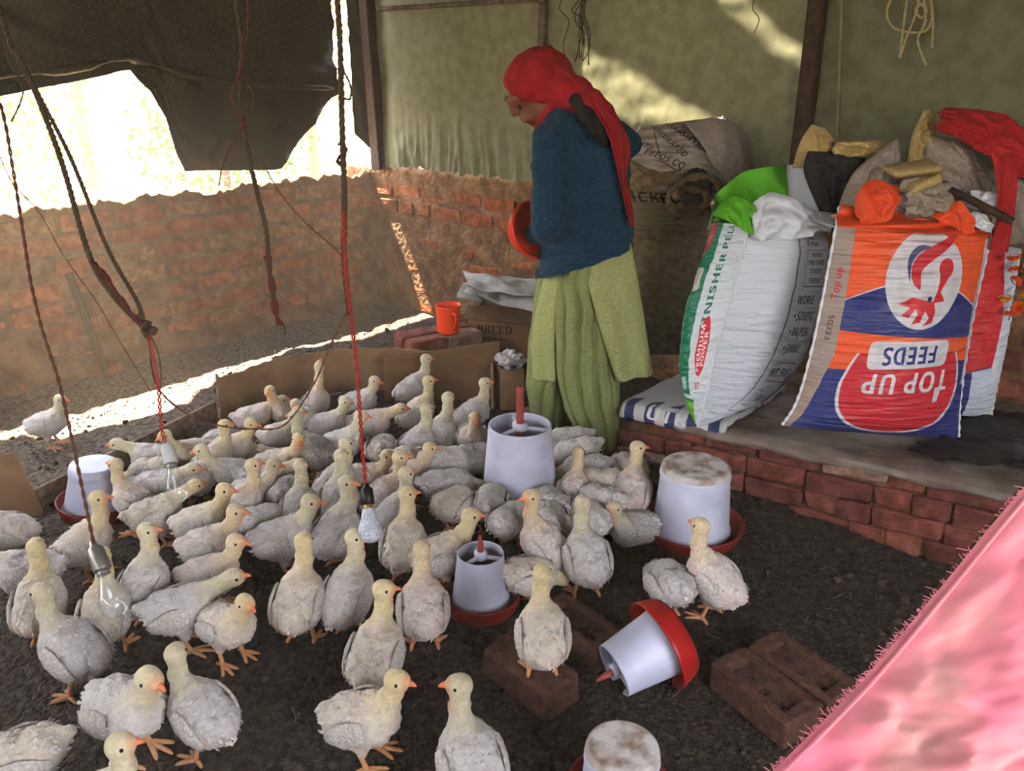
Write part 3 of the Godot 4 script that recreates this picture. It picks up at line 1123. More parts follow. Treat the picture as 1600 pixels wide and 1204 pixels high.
func platform() -> void:
	var front := -2.5
	var x0 := -1.64
	var x1 := 1.2
	var o := thing("brick_platform", "low platform of red bricks along the back wall under the feed sacks", "platform", Vector3(-0.4, 0, -2.85))
	var g := Geo.new()
	var rows := []
	for i in 12:
		var r := PackedVector3Array()
		for j in 60:
			var x := lerpf(x0, x1, j / 59.0)
			r.append(Vector3(x, lerpf(plat_h(x) - 0.004, -0.05, i / 11.0), front - 0.012 + floor_fine.get_noise_2d(x, i * 0.1) * 0.01) - o.position)
		rows.append(r)
	g.grid(rows)
	rows = []
	for i in 2:
		var r := PackedVector3Array()
		for j in 60:
			var x := lerpf(x0, x1, j / 59.0)
			r.append(Vector3(x, plat_h(x) - 0.004, [-3.245, front - 0.012][i]) - o.position)
		rows.append(r)
	g.grid(rows)
	g.out_poly([Vector3(x0, -0.05, -3.245) - o.position, Vector3(x0, -0.05, front) - o.position, Vector3(x0, plat_h(x0), front) - o.position, Vector3(x0, plat_h(x0), -3.245) - o.position], Vector3.ZERO)
	part("core", g, M["mortar"], o)
	var kinds := []
	for k in 6:
		g = Geo.new()
		g.box(Vector3(0.205 if k < 4 else 0.105, 0.064, 0.1), 0.007, 0.005, rng)
		kinds.append(g.mesh(false))
	var slope := Basis(Vector3.BACK, atan(0.135 / 1.45))
	for r in 5:
		var x := x0 - rng.randf() * 0.15
		while x < x1:
			var half := rng.randf() < 0.3
			var l := 0.105 if half else 0.205
			var mid := x + l / 2
			var y := plat_h(mid) - 0.006 - 0.036 - r * 0.0715
			if y > -0.02 and mid > x0 + 0.05:
				part("brick", kinds[rng.randi_range(4, 5) if half else rng.randi_range(0, 3)], M["red_brick_%d" % [0, 1, 2, 0, 1, 2, 1, 3][rng.randi_range(0, 7)]], o, Transform3D(slope, Vector3(mid, y, front - 0.046 + rng.randf_range(-0.008, 0.014)) - o.position))
			x += l + rng.randf_range(0.005, 0.013)
	# the sheet laid over the bricks
	var wr := noise_of(5.0, 4, 33)
	var base := Vector3(-0.2, 0.25, -2.9)
	g = Geo.new()
	g.sheet(sheet_rows(90, 40, func(u, v):
		var x := lerpf(-1.42, 1.15, u)
		var h := plat_h(x) + 0.003
		var lip := front + 0.03 + wr.get_noise_2d(x * 0.5, 2.0) * 0.02
		if v < 0.8:
			return Vector3(x, h + 0.004 + absf(wr.get_noise_2d(x, v * 1.4)) * 0.016, lerpf(-3.23, lip, v / 0.8)) - base
		var s: float = (v - 0.8) / 0.2
		return Vector3(x, h - s * (0.030 + 0.014 * wr.get_noise_2d(x, 7.0)), lip + 0.008 * sin(s * 3.0) + wr.get_noise_2d(x * 1.5, 3.0 + s) * 0.008) - base), 0.003)
	tag(part(numbered("groundsheet"), g, M["sheet_grey"], self, Transform3D(Basis(), base)), "dusty grey sheet covering the brick platform, its front edge hanging over", "sheet")
	var c := at_y(1555, 690, 0.31)
	base = c
	g = Geo.new()
	g.sheet(sheet_rows(40, 26, func(u, v):
		var x := c.x + lerpf(-0.16, 0.55, u) + wr.get_noise_2d(v * 1.1, 3.0) * 0.10
		var z := lerpf(-3.1, -2.53 - 0.08 * sin(u * 4.0), v)
		return Vector3(x, plat_h(x) + 0.020 + absf(wr.get_noise_2d(x * 1.3, z * 1.3)) * 0.045, z) - base), 0.003)
	tag(part(numbered("plastic_sheet"), g, M["sheet_black"], self, Transform3D(Basis(), base)), "crumpled black plastic sheet lying on the platform beyond the orange sack", "sheet")
	# flat printed sack folded over the platform's end
	var im := canvas(256, 128, Color(0.72, 0.70, 0.68))
	for k in 5:
		fill(im, [Vector2(8 + k * 52, 70), Vector2(30 + k * 52, 64), Vector2(40 + k * 52, 128), Vector2(14 + k * 52, 128)], Color(0.12, 0.15, 0.33))
	letters(im, "UTR", Vector2(120, 92), 40, Color(0.80, 0.79, 0.77))
	print_mat("folded_print", im, 0.6)
	base = Vector3(-1.56, plat_h(-1.56), -2.6)
	g = Geo.new()
	var a := sheet_rows(30, 20, func(u, v):
		var x := lerpf(-1.66, -1.22, u)
		var h := plat_h(x) + 0.004
		if v < 0.6:
			return Vector3(x, h + 0.034 + absf(wr.get_noise_2d(x, v)) * 0.01, lerpf(-2.95, -2.49, v / 0.6)) - base
		var s: float = (v - 0.6) / 0.4
		return Vector3(x, h + 0.034 - s * 0.062, -2.49 + 0.022 * sin(s * 2.2) + wr.get_noise_2d(x * 2.0, 1.0) * 0.006) - base)
	g.sheet(a, 0.02)
	tag(part(numbered("folded_sack"), g, M["folded_print"], self, Transform3D(Basis(), base)), "flattened white sack with navy print hanging over the platform edge by the woman", "sack")

func corner_things() -> void:
	# cardboard guard round the chicks
	var wr := noise_of(2.2, 3, 37)
	var tops := [[336, 578], [352, 572], [420, 563], [470, 553], [530, 545], [600, 544], [660, 546], [722, 552]]
	var pts := []
	for q in tops:
		pts.append(at_y(q[0], q[1], 0.26 if q[0] < 360 else 0.215))
	var path := curve_of(pts, 44)
	var base := Vector3(path[20].x, 0, path[20].z)
	var o := thing("cardboard_guard", "long brown cardboard strip bent into a low fence behind the chicks", "cardboard", base)
	var g := Geo.new()
	g.sheet(sheet_rows(44, 10, func(u, v):
		var q: Vector3 = path[int(round(u * 44))]
		var torn := absf(wr.get_noise_2d(u * 14.0, 1.0)) * 0.018 + 0.05 * pow(maxf(0.0, 0.04 - u) / 0.04, 2.0)
		return Vector3(q.x + wr.get_noise_2d(u * 3.0, v) * 0.012, lerpf(lerpf(0.262, 0.217, clampf(u * 7.0, 0, 1)) - torn, 0.008, v), q.z + wr.get_noise_2d(u * 3.0, v + 5.0) * 0.012) - base), 0.006)
	part("sheet", g, M["cardboard"], o)
	var p0 := at_y(722, 552, 0.215)
	var p1 := at_y(778, 532, 0.28)
	base = Vector3(p0.x, 0, p0.z)
	g = Geo.new()
	var e0 := at_y(600, 556, 0.21)
	g.sheet(sheet_rows(16, 10, func(u, v):
		var q := e0.lerp(p1, u)
		var y0 := lerpf(0.21, 0.285, u)
		return Vector3(q.x + 0.02, lerpf(y0, 0.008, v), q.z + 0.02 + 0.01 * sin(u * 5.0 + v)) - base), 0.006)
	tag(whole_at("cardboard_sheet", g, M["cardboard_dark"], base), "darker brown cardboard panel standing in front of the lettered carton", "cardboard")
	# end of the guard at the left edge
	var q0 := at_y(72, 806)
	var q1 := at_y(-230, 850)
	base = q0
	g = Geo.new()
	g.sheet(sheet_rows(12, 8, func(u, v):
		var q := q1.lerp(q0, u)
		return Vector3(q.x, lerpf(0.235, -0.005, v), q.z) + aside() * (-0.055 * (1.0 - v) * u) - base), 0.006)
	tag(whole_at("cardboard_flap", g, M["cardboard"], base), "upright cardboard flap standing by the pale plank, near the sunlit floor strip", "cardboard")
	# plank on edge
	var a := at_y(50, 800, 0.0)
	var b := at_y(338, 652, 0.0)
	var mid := (a + b) / 2
	g = Geo.new()
	g.box(Vector3(a.distance_to(b), 0.075, 0.022), 0.003, 0.002, rng, Transform3D(Basis(Vector3.UP, -atan2(b.z - a.z, b.x - a.x)), Vector3(0, 0.0375, 0)))
	tag(part(numbered("plank"), g, M["wood_pale"], self, Transform3D(Basis(), mid + Vector3(0, 0.002, 0)), false), "long pale wooden plank on edge between the cardboard and the left feeder", "plank")
	a = at_y(78, 796, 0.03)
	b = at_y(134, 768, 0.03)
	mid = (a + b) / 2
	mid.y = 0.0
	g = Geo.new()
	g.box(Vector3(a.distance_to(b), 0.04, 0.016), 0.003, 0.002, rng, Transform3D(Basis(Vector3.UP, -atan2(b.z - a.z, b.x - a.x)), Vector3(0, 0.02, 0)))
	tag(part(numbered("lath"), g, M["wood_pale"], self, Transform3D(Basis(), mid + aside() * 0.05), false), "short pale lath behind the left feeder beside the long plank", "lath")
	# stake against the left wall
	a = at_x(168, 580, WALL_X + 0.09)
	a.y = 0.0
	g = Geo.new()
	g.tube(PackedVector3Array([a + Vector3(0, -0.01, 0), a + Vector3(-0.05, 0.52, 0.07)]), 0.018, 6)
	tag(whole("wooden_stake", g, M["wood_dark"], a), "short brown stake leaning on the left brick wall above the sunlit strip", "stake")
	# stack of bricks with the cup
	var s := at_y(684, 516, 0.222)
	s.y = 0.0
	var yaw := deg_to_rad(YAW + 33.0)
	o = thing("brick_stack", "small stack of dusty bricks under the orange cup", "bricks", s, Basis(Vector3.UP, yaw))
	for lay in 3:
		for k in 2:
			for h in 2:
				g = Geo.new()
				g.box(Vector3(0.19, 0.068, 0.105), 0.007, 0.006, rng)
				part("brick", g, M["red_brick_%d" % [3, 2, 0, 2][(lay + k + h) % 4]], o, Transform3D(Basis(Vector3.UP, rng.randf_range(-0.04, 0.04)), Vector3((h - 0.5) * 0.195, 0.036 + lay * 0.073, (k - 0.5) * 0.112)), false)
	var c := at_y(701, 519, 0.218)
	o = thing("cup", "orange plastic mug standing on the brick stack", "mug", c, Basis(Vector3.UP, deg_to_rad(YAW - 62)))
	g = Geo.new()
	g.lathe([Vector2(0.052, 0.13), Vector2(0.058, 0.138), Vector2(0.062, 0.138), Vector2(0.062, 0.130), Vector2(0.059, 0.124), Vector2(0.053, 0.01), Vector2(0.048, 0.0), Vector2(0, 0)], 32)
	g.lathe([Vector2(0, 0.006), Vector2(0.046, 0.008), Vector2(0.055, 0.134)], 32)
	part("cup_body", g, M["orange_plastic"], o)
	g = Geo.new()
	g.tube(curve_of([Vector3(0.057, 0.105, 0), Vector3(0.082, 0.108, 0), Vector3(0.085, 0.07, 0), Vector3(0.056, 0.03, 0)], 12), 0.0065, 8)
	part("handle", g, M["orange_plastic"], o)
	# carton with open flaps, paper on top
	var f := at_y(732, 556, 0.02)
	var turn := Basis(Vector3.UP, deg_to_rad(YAW - 9))
	o = thing("carton", "open brown carton with dark lettering beside the orange cup", "box", Vector3(f.x, 0.0, f.z), turn)
	var w := 0.37
	var h := 0.235
	var d := 0.26
	var im := canvas(512, 320, Color(0.60, 0.45, 0.32))
	letters(im, "BREED", Vector2(190, 90), 58, Color(0.16, 0.10, 0.07), 0.03, true, 0.9, true)
	letters(im, "PREMIUM QUALITY", Vector2(170, 160), 17, Color(0.2, 0.13, 0.09), 0.03)
	soil_print(im, 3, 0.35, Color(0.42, 0.31, 0.22))
	print_mat("carton_print", im, 0.9)
	g = Geo.new()
	g.sheet(sheet_rows(4, 4, func(u, v): return Vector3(u * w, h * (1 - v) - 0.0, 0.0)), 0.006)
	part("front_panel", g, M["carton_print"], o, Transform3D(), false)
	g = Geo.new()
	g.box(Vector3(0.006, h, d), 0.001, 0, null, Transform3D(Basis(), Vector3(0.003, h / 2, -d / 2 - 0.007)))
	g.box(Vector3(0.006, h, d), 0.001, 0, null, Transform3D(Basis(), Vector3(w - 0.003, h / 2, -d / 2 - 0.007)))
	g.box(Vector3(w, h, 0.006), 0.001, 0, null, Transform3D(Basis(), Vector3(w / 2, h / 2, -d - 0.011)))
	g.box(Vector3(w, 0.006, d), 0.001, 0, null, Transform3D(Basis(), Vector3(w / 2, 0.003, -d / 2 - 0.007)))
	part("box_body", g, M["cardboard"], o, Transform3D(), false)
	for k in 3:
		g = Geo.new()
		g.box(Vector3([w, w, 0.16][k], 0.006, [0.12, 0.14, d][k]), 0.001, 0, null)
		var t: Transform3D = [Transform3D(Basis(Vector3.RIGHT, 0.35) * Basis(Vector3.BACK, -0.05), Vector3(w / 2, h + 0.025, 0.045)), Transform3D(Basis(Vector3.RIGHT, 0.5), Vector3(w / 2, h + 0.04, -d + 0.05)), Transform3D(Basis(Vector3.BACK, 0.35), Vector3(-0.03, h + 0.002, -d / 2))][k]
		part("flap", g, M["cardboard_dark"], o, t, false)
	for k in 3:
		g = Geo.new()
		var lift := [0.012, 0.044, 0.078][k] as float
		g.sheet(sheet_rows(16, 12, func(u, v):
			var x := lerpf(-0.06 + k * 0.03, 0.36, u)
			var z := lerpf(-0.30, 0.0 + 0.03 * k, v)
			return Vector3(x, 0.315 + lift - 0.10 * absf(v - 0.45) * u + wr.get_noise_3d(x * 4.0, z * 4.0, k * 3.0) * 0.020 + 0.02 * (1.0 - u), z)), 0.0015)
		var p := part(numbered("newspaper"), g, M["paper"], self, o.transform * Transform3D(Basis(Vector3.UP, [0.1, -0.15, 0.3][k]), Vector3(0.01, -0.01, 0.02)))
		tag(p, ["lowest crumpled newspaper sheet on the open carton", "middle newspaper sheet fanned out on the open carton", "topmost pale newspaper sheet lying creased on the open carton"][k], "newspaper", "newspapers on the carton")
	# folded cardboard and a crumpled bag in front of the carton
	f = at_y(783, 640, 0.0)
	o = thing("folded_cardboard", "bundle of folded pale cardboard standing behind the tall feeder's red stick", "cardboard", f, Basis(Vector3.UP, deg_to_rad(YAW + 8)))
	for k in 4:
		g = Geo.new()
		g.box(Vector3([0.10, 0.012, 0.012, 0.10][k], [0.19, 0.185, 0.18, 0.172][k], [0.008, 0.15, 0.15, 0.008][k]), 0.001, 0.002, rng, Transform3D(Basis(Vector3.UP, [0.0, 0.1, -0.12, 0.05][k]), Vector3([0.05, -0.005, -0.03, 0.055][k], 0.094, [0.0, -0.075, -0.078, -0.14][k])))
		part("sheet", g, M[["cardboard", "cardboard_dark"][k % 2]], o, Transform3D(), false)
	var bb := crumple(Vector3(0.06, 0.035, 0.05), 91, 0.35)
	tag(part(numbered("crumpled_bag"), bb, M["folded_print"], self, Transform3D(Basis(), f + Vector3(-0.02, 0.205, -0.08))), "small crumpled white and blue bag on the folded cardboard", "bag")

func whole_at(called: String, g: Geo, m: Material, at: Vector3) -> MeshInstance3D:
	return part(numbered(called), g, m, self, Transform3D(Basis(), at))

# a crushed bag or rag: an ellipsoid folded by ridged noise
func crumple(size: Vector3, sd: int, amp := 0.3, freq := 1.0, n := 36) -> Geo:
	var nz := noise_of(freq, 2, sd)
	nz.fractal_type = FastNoiseLite.FRACTAL_RIDGED
	var lo := noise_of(0.9, 2, sd + 1)
	var g := Geo.new()
	var rows := []
	for i in n + 1:
		var r := PackedVector3Array()
		var th := PI * i / n
		for j in n * 2:
			var ph := TAU * j / (n * 2)
			var d := Vector3(sin(th) * cos(ph), cos(th), -sin(th) * sin(ph))
			var k := 1.0 + amp * nz.get_noise_3dv(d) + amp * lo.get_noise_3dv(d * 1.3)
			r.append(d * k * size)
		rows.append(r)
	g.grid(rows, true)
	return g

func feeder_parts(o: Node3D, h: float, rb: float, rt: float, tray: float, open: bool, stick: float, top_mat := "dusty_white") -> void:
	var g := Geo.new()
	var y0 := 0.012
	g.lathe([Vector2(tray * 0.94, 0.052), Vector2(tray * 0.97, 0.057), Vector2(tray, 0.055), Vector2(tray * 0.985, 0.046), Vector2(tray * 0.9, 0.012), Vector2(tray * 0.84, 0.0), Vector2(0, 0)], 48)
	g.lathe([Vector2(0, 0.008), Vector2(tray * 0.82, 0.010), Vector2(tray * 0.94, 0.052)], 48)
	part("tray", g, M["tray_red"], o)
	g = Geo.new()
	if open:
		g.lathe([Vector2(rt * 0.93, h - 0.004), Vector2(rt * 0.955, h), Vector2(rt, h - 0.002), Vector2(rt * 1.012, h - 0.014), Vector2(lerpf(rt, rb, 0.9), y0 + (h - y0) * 0.11), Vector2(rb * 1.05, y0 + (h - y0) * 0.09), Vector2(rb * 1.05, y0)], 48)
		g.lathe([Vector2(rb * 0.97, y0), Vector2(rt * 0.93, h - 0.004)], 48)
		part("hopper", g, M["white_plastic"], o)
		g = Geo.new()
		g.lathe([Vector2(0, h * 0.55), Vector2(lerpf(rb, rt, 0.5) * 0.9, h * 0.55)], 32)
		part("feed", g, M["feed"], o)
		for k in 3:
			g = Geo.new()
			var a := TAU * k / 3 + 0.5
			g.box(Vector3(rt * 0.9, 0.012, 0.006), 0.0015, 0, null, Transform3D(Basis(Vector3.UP, a), Vector3(cos(a), 0, -sin(a)) * rt * 0.48 + Vector3(0, h - 0.012, 0)))
			part("spoke", g, M["white_plastic"], o, Transform3D(), false)
		g = Geo.new()
		g.lathe([Vector2(0.0, h + 0.004), Vector2(stick * 0.10 + 0.012, h + 0.004), Vector2(stick * 0.10 + 0.012, h - 0.018), Vector2(0, h - 0.018)], 20)
		part("hub", g, M["white_plastic"], o)
		g = Geo.new()
		var r := 0.0125 if h > 0.2 else 0.0085
		var tip: float = 0.0 if h > 0.2 else 0.6
		g.lathe([Vector2(0, h + stick), Vector2(r * (0.7 - tip * 0.5), h + stick - 0.002), Vector2(r, h + stick - (0.008 if h > 0.2 else 0.03)), Vector2(r, h - 0.06), Vector2(0, h - 0.06)], 16)
		part("stick", g, M["stick_red"], o)
	else:
		g.lathe([Vector2(rt * 0.86, h - 0.012), Vector2(rt * 0.985, h - 0.014), Vector2(rt * 1.02, h - 0.022), Vector2(rt * 1.03, h - 0.034), Vector2(rt * 1.0, h - 0.038), Vector2(lerpf(rt, rb, 0.86), y0 + (h - y0) * 0.14), Vector2(rb * 1.03, y0 + (h - y0) * 0.10), Vector2(rb * 1.03, y0), Vector2(0, y0)], 48)
		part("bucket", g, M["white_plastic"], o)
		g = Geo.new()
		g.lathe([Vector2(0, h - 0.003), Vector2(rt * 0.6, h - 0.002), Vector2(rt * 0.88, h), Vector2(rt * 0.965, h - 0.003), Vector2(rt * 1.0, h - 0.012), Vector2(rt * 1.005, h - 0.02)], 48)
		part("lid", g, M[top_mat], o)

func feeders() -> void:
	var o := thing("feeder", "large white drinker with a dusty top in a red tray beside the brick platform", "feeder", at_y(1078, 835))
	feeder_parts(o, 0.252, 0.122, 0.108, 0.168, false, 0.0)
	o = thing("feeder", "white drinker in a red tray beside the pale plank", "feeder", at_y(153, 800), Basis(ahead(), 0.10))
	feeder_parts(o, 0.185, 0.105, 0.077, 0.126, false, 0.0, "white_plastic")
	o = thing("feeder", "tall open white hopper with a long red stick, crowded round by chicks", "feeder", at_y(812, 792))
	feeder_parts(o, 0.312, 0.132, 0.104, 0.158, true, 0.135)
	o = thing("feeder", "small open white hopper with a short stick in a red tray by the brick", "feeder", at_y(752, 948))
	feeder_parts(o, 0.178, 0.083, 0.064, 0.112, true, 0.055)
	# the tipped one rests on the rim of its tray and of its hopper
	var contact := at_y(1050, 1050)
	var axis := (at_y(925, 1078) - at_y(1062, 1032)).normalized()
	var tilt := atan((0.114 - 0.066) / 0.17)
	var up := (axis * cos(tilt) - Vector3.UP * sin(tilt)).normalized()
	var side := axis.cross(Vector3.UP).normalized()
	var b := Basis(side, up, side.cross(up))
	o = thing("feeder", "small white hopper tipped over on its side with a red tray rim", "feeder", contact + Vector3(0, 0.114, 0), b)
	feeder_parts(o, 0.180, 0.085, 0.066, 0.114, true, 0.05)
	o.get_node("feed").free()
	o.get_node("tray").material_override = M["red_plastic"]
	o = thing("feeder", "white drinker with a scuffed grey top, nearest the camera", "feeder", at_y(967, 1262))
	feeder_parts(o, 0.165, 0.082, 0.074, 0.11, false, 0.0)

func loose_brick(label: String, at: Vector3, yaw: float, size: Vector3, frog: bool, m: String) -> Node3D:
	var o := thing("brick", label, "brick", at, Basis(Vector3.UP, yaw))
	var g := Geo.new()
	if frog:
		var t := 0.018
		g.box(Vector3(size.x, size.y - t, size.z), 0.006, 0.003, rng, Transform3D(Basis(), Vector3(0, (size.y - t) / 2, 0)))
		for k in 2:
			g.box(Vector3(size.x, t + 0.01, 0.026), 0.005, 0.002, rng, Transform3D(Basis(), Vector3(0, size.y - t / 2 - 0.005, (k - 0.5) * (size.z - 0.026))))
			g.box(Vector3(0.035, t + 0.01, size.z - 0.03), 0.005, 0.002, rng, Transform3D(Basis(), Vector3((k - 0.5) * (size.x - 0.035), size.y - t / 2 - 0.005, 0)))
	else:
		g.box(size, 0.008, 0.005, rng, Transform3D(Basis(), Vector3(0, size.y / 2, 0)))
	part("block", g, M[m], o, Transform3D(), false)
	return o

func loose_bricks() -> void:
	var a := at_y(788, 1002, 0.08)
	var b := at_y(872, 1062, 0.08)
	var mid := (a + b) / 2
	mid.y = 0.0
	loose_brick("dull brick on the litter with a chick standing on it", mid, -atan2(b.z - a.z, b.x - a.x), Vector3(0.235, 0.085, 0.115), false, "brick_dirty")
	mid = at_y(905, 985, 0.04)
	mid.y = 0.0
	loose_brick("hollowed brick just behind the chick's brick, beside the tipped hopper", mid, deg_to_rad(YAW - 48), Vector3(0.23, 0.075, 0.12), true, "brick_dirty")
	a = at_y(1143, 1045, 0.07)
	b = at_y(1222, 1108, 0.07)
	for k in 2:
		var c := (a + b) / 2 + (b - a).normalized().rotated(Vector3.UP, PI / 2) * (0.128 * k + 0.03)
		c.y = 0.0
		loose_brick(["hollowed red brick on the bare litter, left one of the pair by the pink cloth", "hollowed red brick half hidden in shade, the one of the pair against the pink cloth"][k], c, -atan2(b.z - a.z, b.x - a.x) + 0.05 * k, Vector3(0.24, 0.075, 0.118), true, "brick_dirty")
	var c2 := at_y(160, 574, 0.03)
	c2.y = 0.0
	loose_brick("half buried broken brick on the dusty ground at the foot of the left wall", c2, 0.4, Vector3(0.17, 0.05, 0.11), false, "brick_0")

# ---------------------------------------------------------------- sacks
# A filled sack between two seams a(v) and b(v) (top to bottom), bulging by f in front and k behind.
func sack_sides(sa: Array, sb: Array, n: Vector3, f: Array, k: Array, sd: int, wrinkle := 0.006, pleat := 0.003) -> Array:
	var nz := noise_of(9.0, 3, sd)
	var steps := 56
	var a := curve_of(sa, steps)
	var b := curve_of(sb, steps)
	var vs := []
	for i in f.size():
		vs.append(float(i) / (f.size() - 1))
	var out := []
	for s in 2:
		var rows := []
		for i in steps + 1:
			var r := PackedVector3Array()
			var v := float(i) / steps
			var depth: float = lut(vs, f if s == 0 else k, v)
			for j in 45:
				var u := j / 44.0
				var e := pow(sin(PI * u), 0.62)
				var q := a[i].lerp(b[i], u)
				var w := nz.get_noise_3d(u * 0.25, v * 1.3, s * 5.0) * wrinkle + absf(sin(v * 90.0 + u * 5.0 + nz.get_noise_2d(u, v) * 6.0)) * pleat * pow(1.0 - e * 0.75, 1.0)
				r.append(q + n * ((depth * e + w * minf(1.0, e * 2.5)) * (1.0 if s == 0 else -1.0)))
			rows.append(r)
		out.append(rows)
	return out

func seam(pts: PackedVector3Array, r: float) -> Geo:
	var g := Geo.new()
	var rad := []
	for i in pts.size():
		rad.append(r * (0.8 + 0.35 * sin(i * 2.1)))
	g.tube(pts, rad, 5)
	return g

func column_of(rows: Array, j: int) -> PackedVector3Array:
	var out := PackedVector3Array()
	for r in rows:
		out.append(r[j])
	return out

func px_curve(list: Array) -> Array:   # [px, py, distance ahead]
	var out := []
	for q in list:
		out.append(at_d(q[0], q[1], q[2]))
	return out

func ahead_of(p: Vector3) -> float:
	return (p - EYE).dot(ahead())

func make_sack(called: String, label: String, sa: Array, sb: Array, n: Vector3, f: Array, k: Array, front: Material, back: Material, sd: int, wrinkle := 0.006, pleat := 0.003) -> Node3D:
	var low: Vector3 = (sa[-1] + sb[-1]) / 2
	var o := thing(called, label, "sack", low, Basis(), "")
	var s := sack_sides(sa, sb, n, f, k, sd, wrinkle, pleat)
	for side in 2:
		for r in s[side]:
			for j in r.size():
				r[j] -= low
	var g := Geo.new()
	g.grid(s[0])
	part("printed_face", g, front, o)
	g = Geo.new()
	g.grid(s[1], false, true)
	part("back_face", g, back, o)
	for e in 2:
		part("side_seam", seam(column_of(s[0], e * 44), 0.006), M["sack_white"], o)
	return o

func flap(top: Array, low: Array, swell: float, sd: int, base: Vector3) -> Geo:   # a stiff turned-out lip of sacking, creased
	var a := curve_of(px_curve(top), 24)
	var b := curve_of(px_curve(low), 24)
	var nz := noise_of(2.6, 2, sd)
	nz.fractal_type = FastNoiseLite.FRACTAL_RIDGED
	var n := (-ahead() + Vector3.UP * 0.25).normalized()
	var g := Geo.new()
	g.sheet(sheet_rows(24, 16, func(u, v):
		var i := int(round(u * 24.0))
		return a[i].lerp(b[i], v) + n * (swell * sin(PI * v) * (0.5 + 0.5 * sin(PI * u)) + 0.016 * nz.get_noise_2d(u * 0.6, v * 0.4)) - base), 0.002)
	return g

func top_up_print() -> Image:
	var W := 768
	var H := 960
	var orange := Color(0.90, 0.34, 0.17)
	var navy := Color(0.15, 0.19, 0.42)
	var white := Color(0.82, 0.80, 0.80)
	var red := Color(0.76, 0.15, 0.19)
	var im := canvas(W, H, orange)
	var P := func(x: float, y: float) -> Vector2: return Vector2(x * W, y * H)
	# lower navy field with the big red disc, then the orange field above it
	fill(im, [P.call(0.0, 0.60), P.call(1, 0.58), P.call(1, 1), P.call(0, 1)], navy)
	fill(im, oval(P.call(0.53, 0.685), 0.375 * W, 0.272 * H, 0, 64), white)
	fill(im, oval(P.call(0.53, 0.680), 0.358 * W, 0.262 * H, 0, 64), red)
	fill(im, [P.call(0, 0), P.call(1, 0), P.call(1, 0.59), P.call(0.90, 0.59), P.call(0.88, 0.545), P.call(0.16, 0.535), P.call(0.14, 0.585), P.call(0.0, 0.60)], orange)
	# navy hill behind the disc
	var hill := [P.call(0.10, 0.465), P.call(0.98, 0.50)]
	for i in 25:
		var t := i / 24.0
		hill.append(P.call(lerpf(0.98, 0.10, t), lerpf(0.40, 0.36, t) - 0.10 * sin(PI * t)))
	fill(im, hill, navy)
	var rim := []
	for i in 25:
		var t := i / 24.0
		rim.append(P.call(lerpf(0.98, 0.10, t), lerpf(0.40, 0.36, t) - 0.10 * sin(PI * t)))
	stroke(im, rim, 5, white)
	# margins with small print
	fill(im, [P.call(0, 0), P.call(0.10, 0), P.call(0.10, 0.55), P.call(0.075, 0.62), P.call(0.0, 1)], Color(0.60, 0.54, 0.50))
	fill(im, [P.call(0.0, 0.60), P.call(0.06, 0.62), P.call(0.035, 1.0), P.call(0, 1)], Color(0.58, 0.50, 0.44))
	fill(im, rounded(Rect2(W * 0.945, H * 0.12, W * 0.055, H * 0.58), 18), white)
	letters(im, "Top up", P.call(0.052, 0.30), 26, red, PI / 2 + PI)
	letters(im, "FEEDS", P.call(0.050, 0.46), 20, Color(0.25, 0.22, 0.25), PI / 2 + PI)
	letters(im, "TOP UP FEEDS", P.call(0.972, 0.42), 17, Color(0.3, 0.2, 0.25), PI / 2 + PI)
	# disc with the flame-combed bird mark, which stands on its head like the rest
	var c: Vector2 = P.call(0.545, 0.272)
	var rx := 0.245 * W
	var ry := 0.183 * H
	fill(im, oval(c, rx, ry, 0, 60), white)
	var Q := func(x: float, y: float) -> Vector2: return c + Vector2(x * rx, y * ry)
	var swoosh := []
	var inner := []
	for i in 17:
		var t := i / 16.0
		var p0: Vector2 = Q.call(-0.14, 0.22)
		var p1: Vector2 = Q.call(-0.75, -0.62)
		var p2: Vector2 = Q.call(0.82, -0.42)
		var p3: Vector2 = Q.call(0.86, -1.32)
		var m := p0.bezier_interpolate(p1, p2, p3, t)
		var d := p0.bezier_derivative(p1, p2, p3, t).normalized().orthogonal()
		var w := rx * (0.02 + 0.13 * pow(sin(PI * pow(t, 0.6)), 1.0))
		swoosh.append(m + d * w)
		inner.push_front(m - d * w)
	fill(im, swoosh + inner, red)
	var sw := []
	var inn := []
	for i in 13:
		var t := i / 12.0
		var p0: Vector2 = Q.call(-0.40, 0.10)
		var m := p0.bezier_interpolate(Q.call(-0.62, -0.5), Q.call(-0.25, -0.72), Q.call(0.12, -0.62), t)
		var d := p0.bezier_derivative(Q.call(-0.62, -0.5), Q.call(-0.25, -0.72), Q.call(0.12, -0.62), t).normalized().orthogonal()
		sw.append(m + d * rx * 0.075 * sin(PI * t))
		inn.push_front(m - d * rx * 0.075 * sin(PI * t))
	fill(im, sw + inn, Color(0.22, 0.25, 0.42))
	fill(im, oval(Q.call(0.52, -0.20), rx * 0.20, ry * 0.21, 0.4), red)
	fill(im, [Q.call(0.36, -0.15), Q.call(0.60, -0.02), Q.call(0.42, 0.28), Q.call(0.58, 0.46), Q.call(0.24, 0.50), Q.call(0.34, 0.25)], red)
	fill(im, [Q.call(-0.62, 0.52), Q.call(-0.30, 0.38), Q.call(0.30, 0.48), Q.call(0.36, 0.66), Q.call(0.30, 0.86), Q.call(0.06, 0.94), Q.call(0.20, 0.78), Q.call(0.08, 0.64), Q.call(-0.02, 0.86), Q.call(-0.24, 0.90), Q.call(-0.10, 0.72), Q.call(-0.16, 0.60), Q.call(-0.32, 0.78), Q.call(-0.50, 0.74), Q.call(-0.30, 0.58)], red)
	fill(im, oval(Q.call(0.16, 0.42), rx * 0.06, ry * 0.06), Color(0.12, 0.18, 0.35))
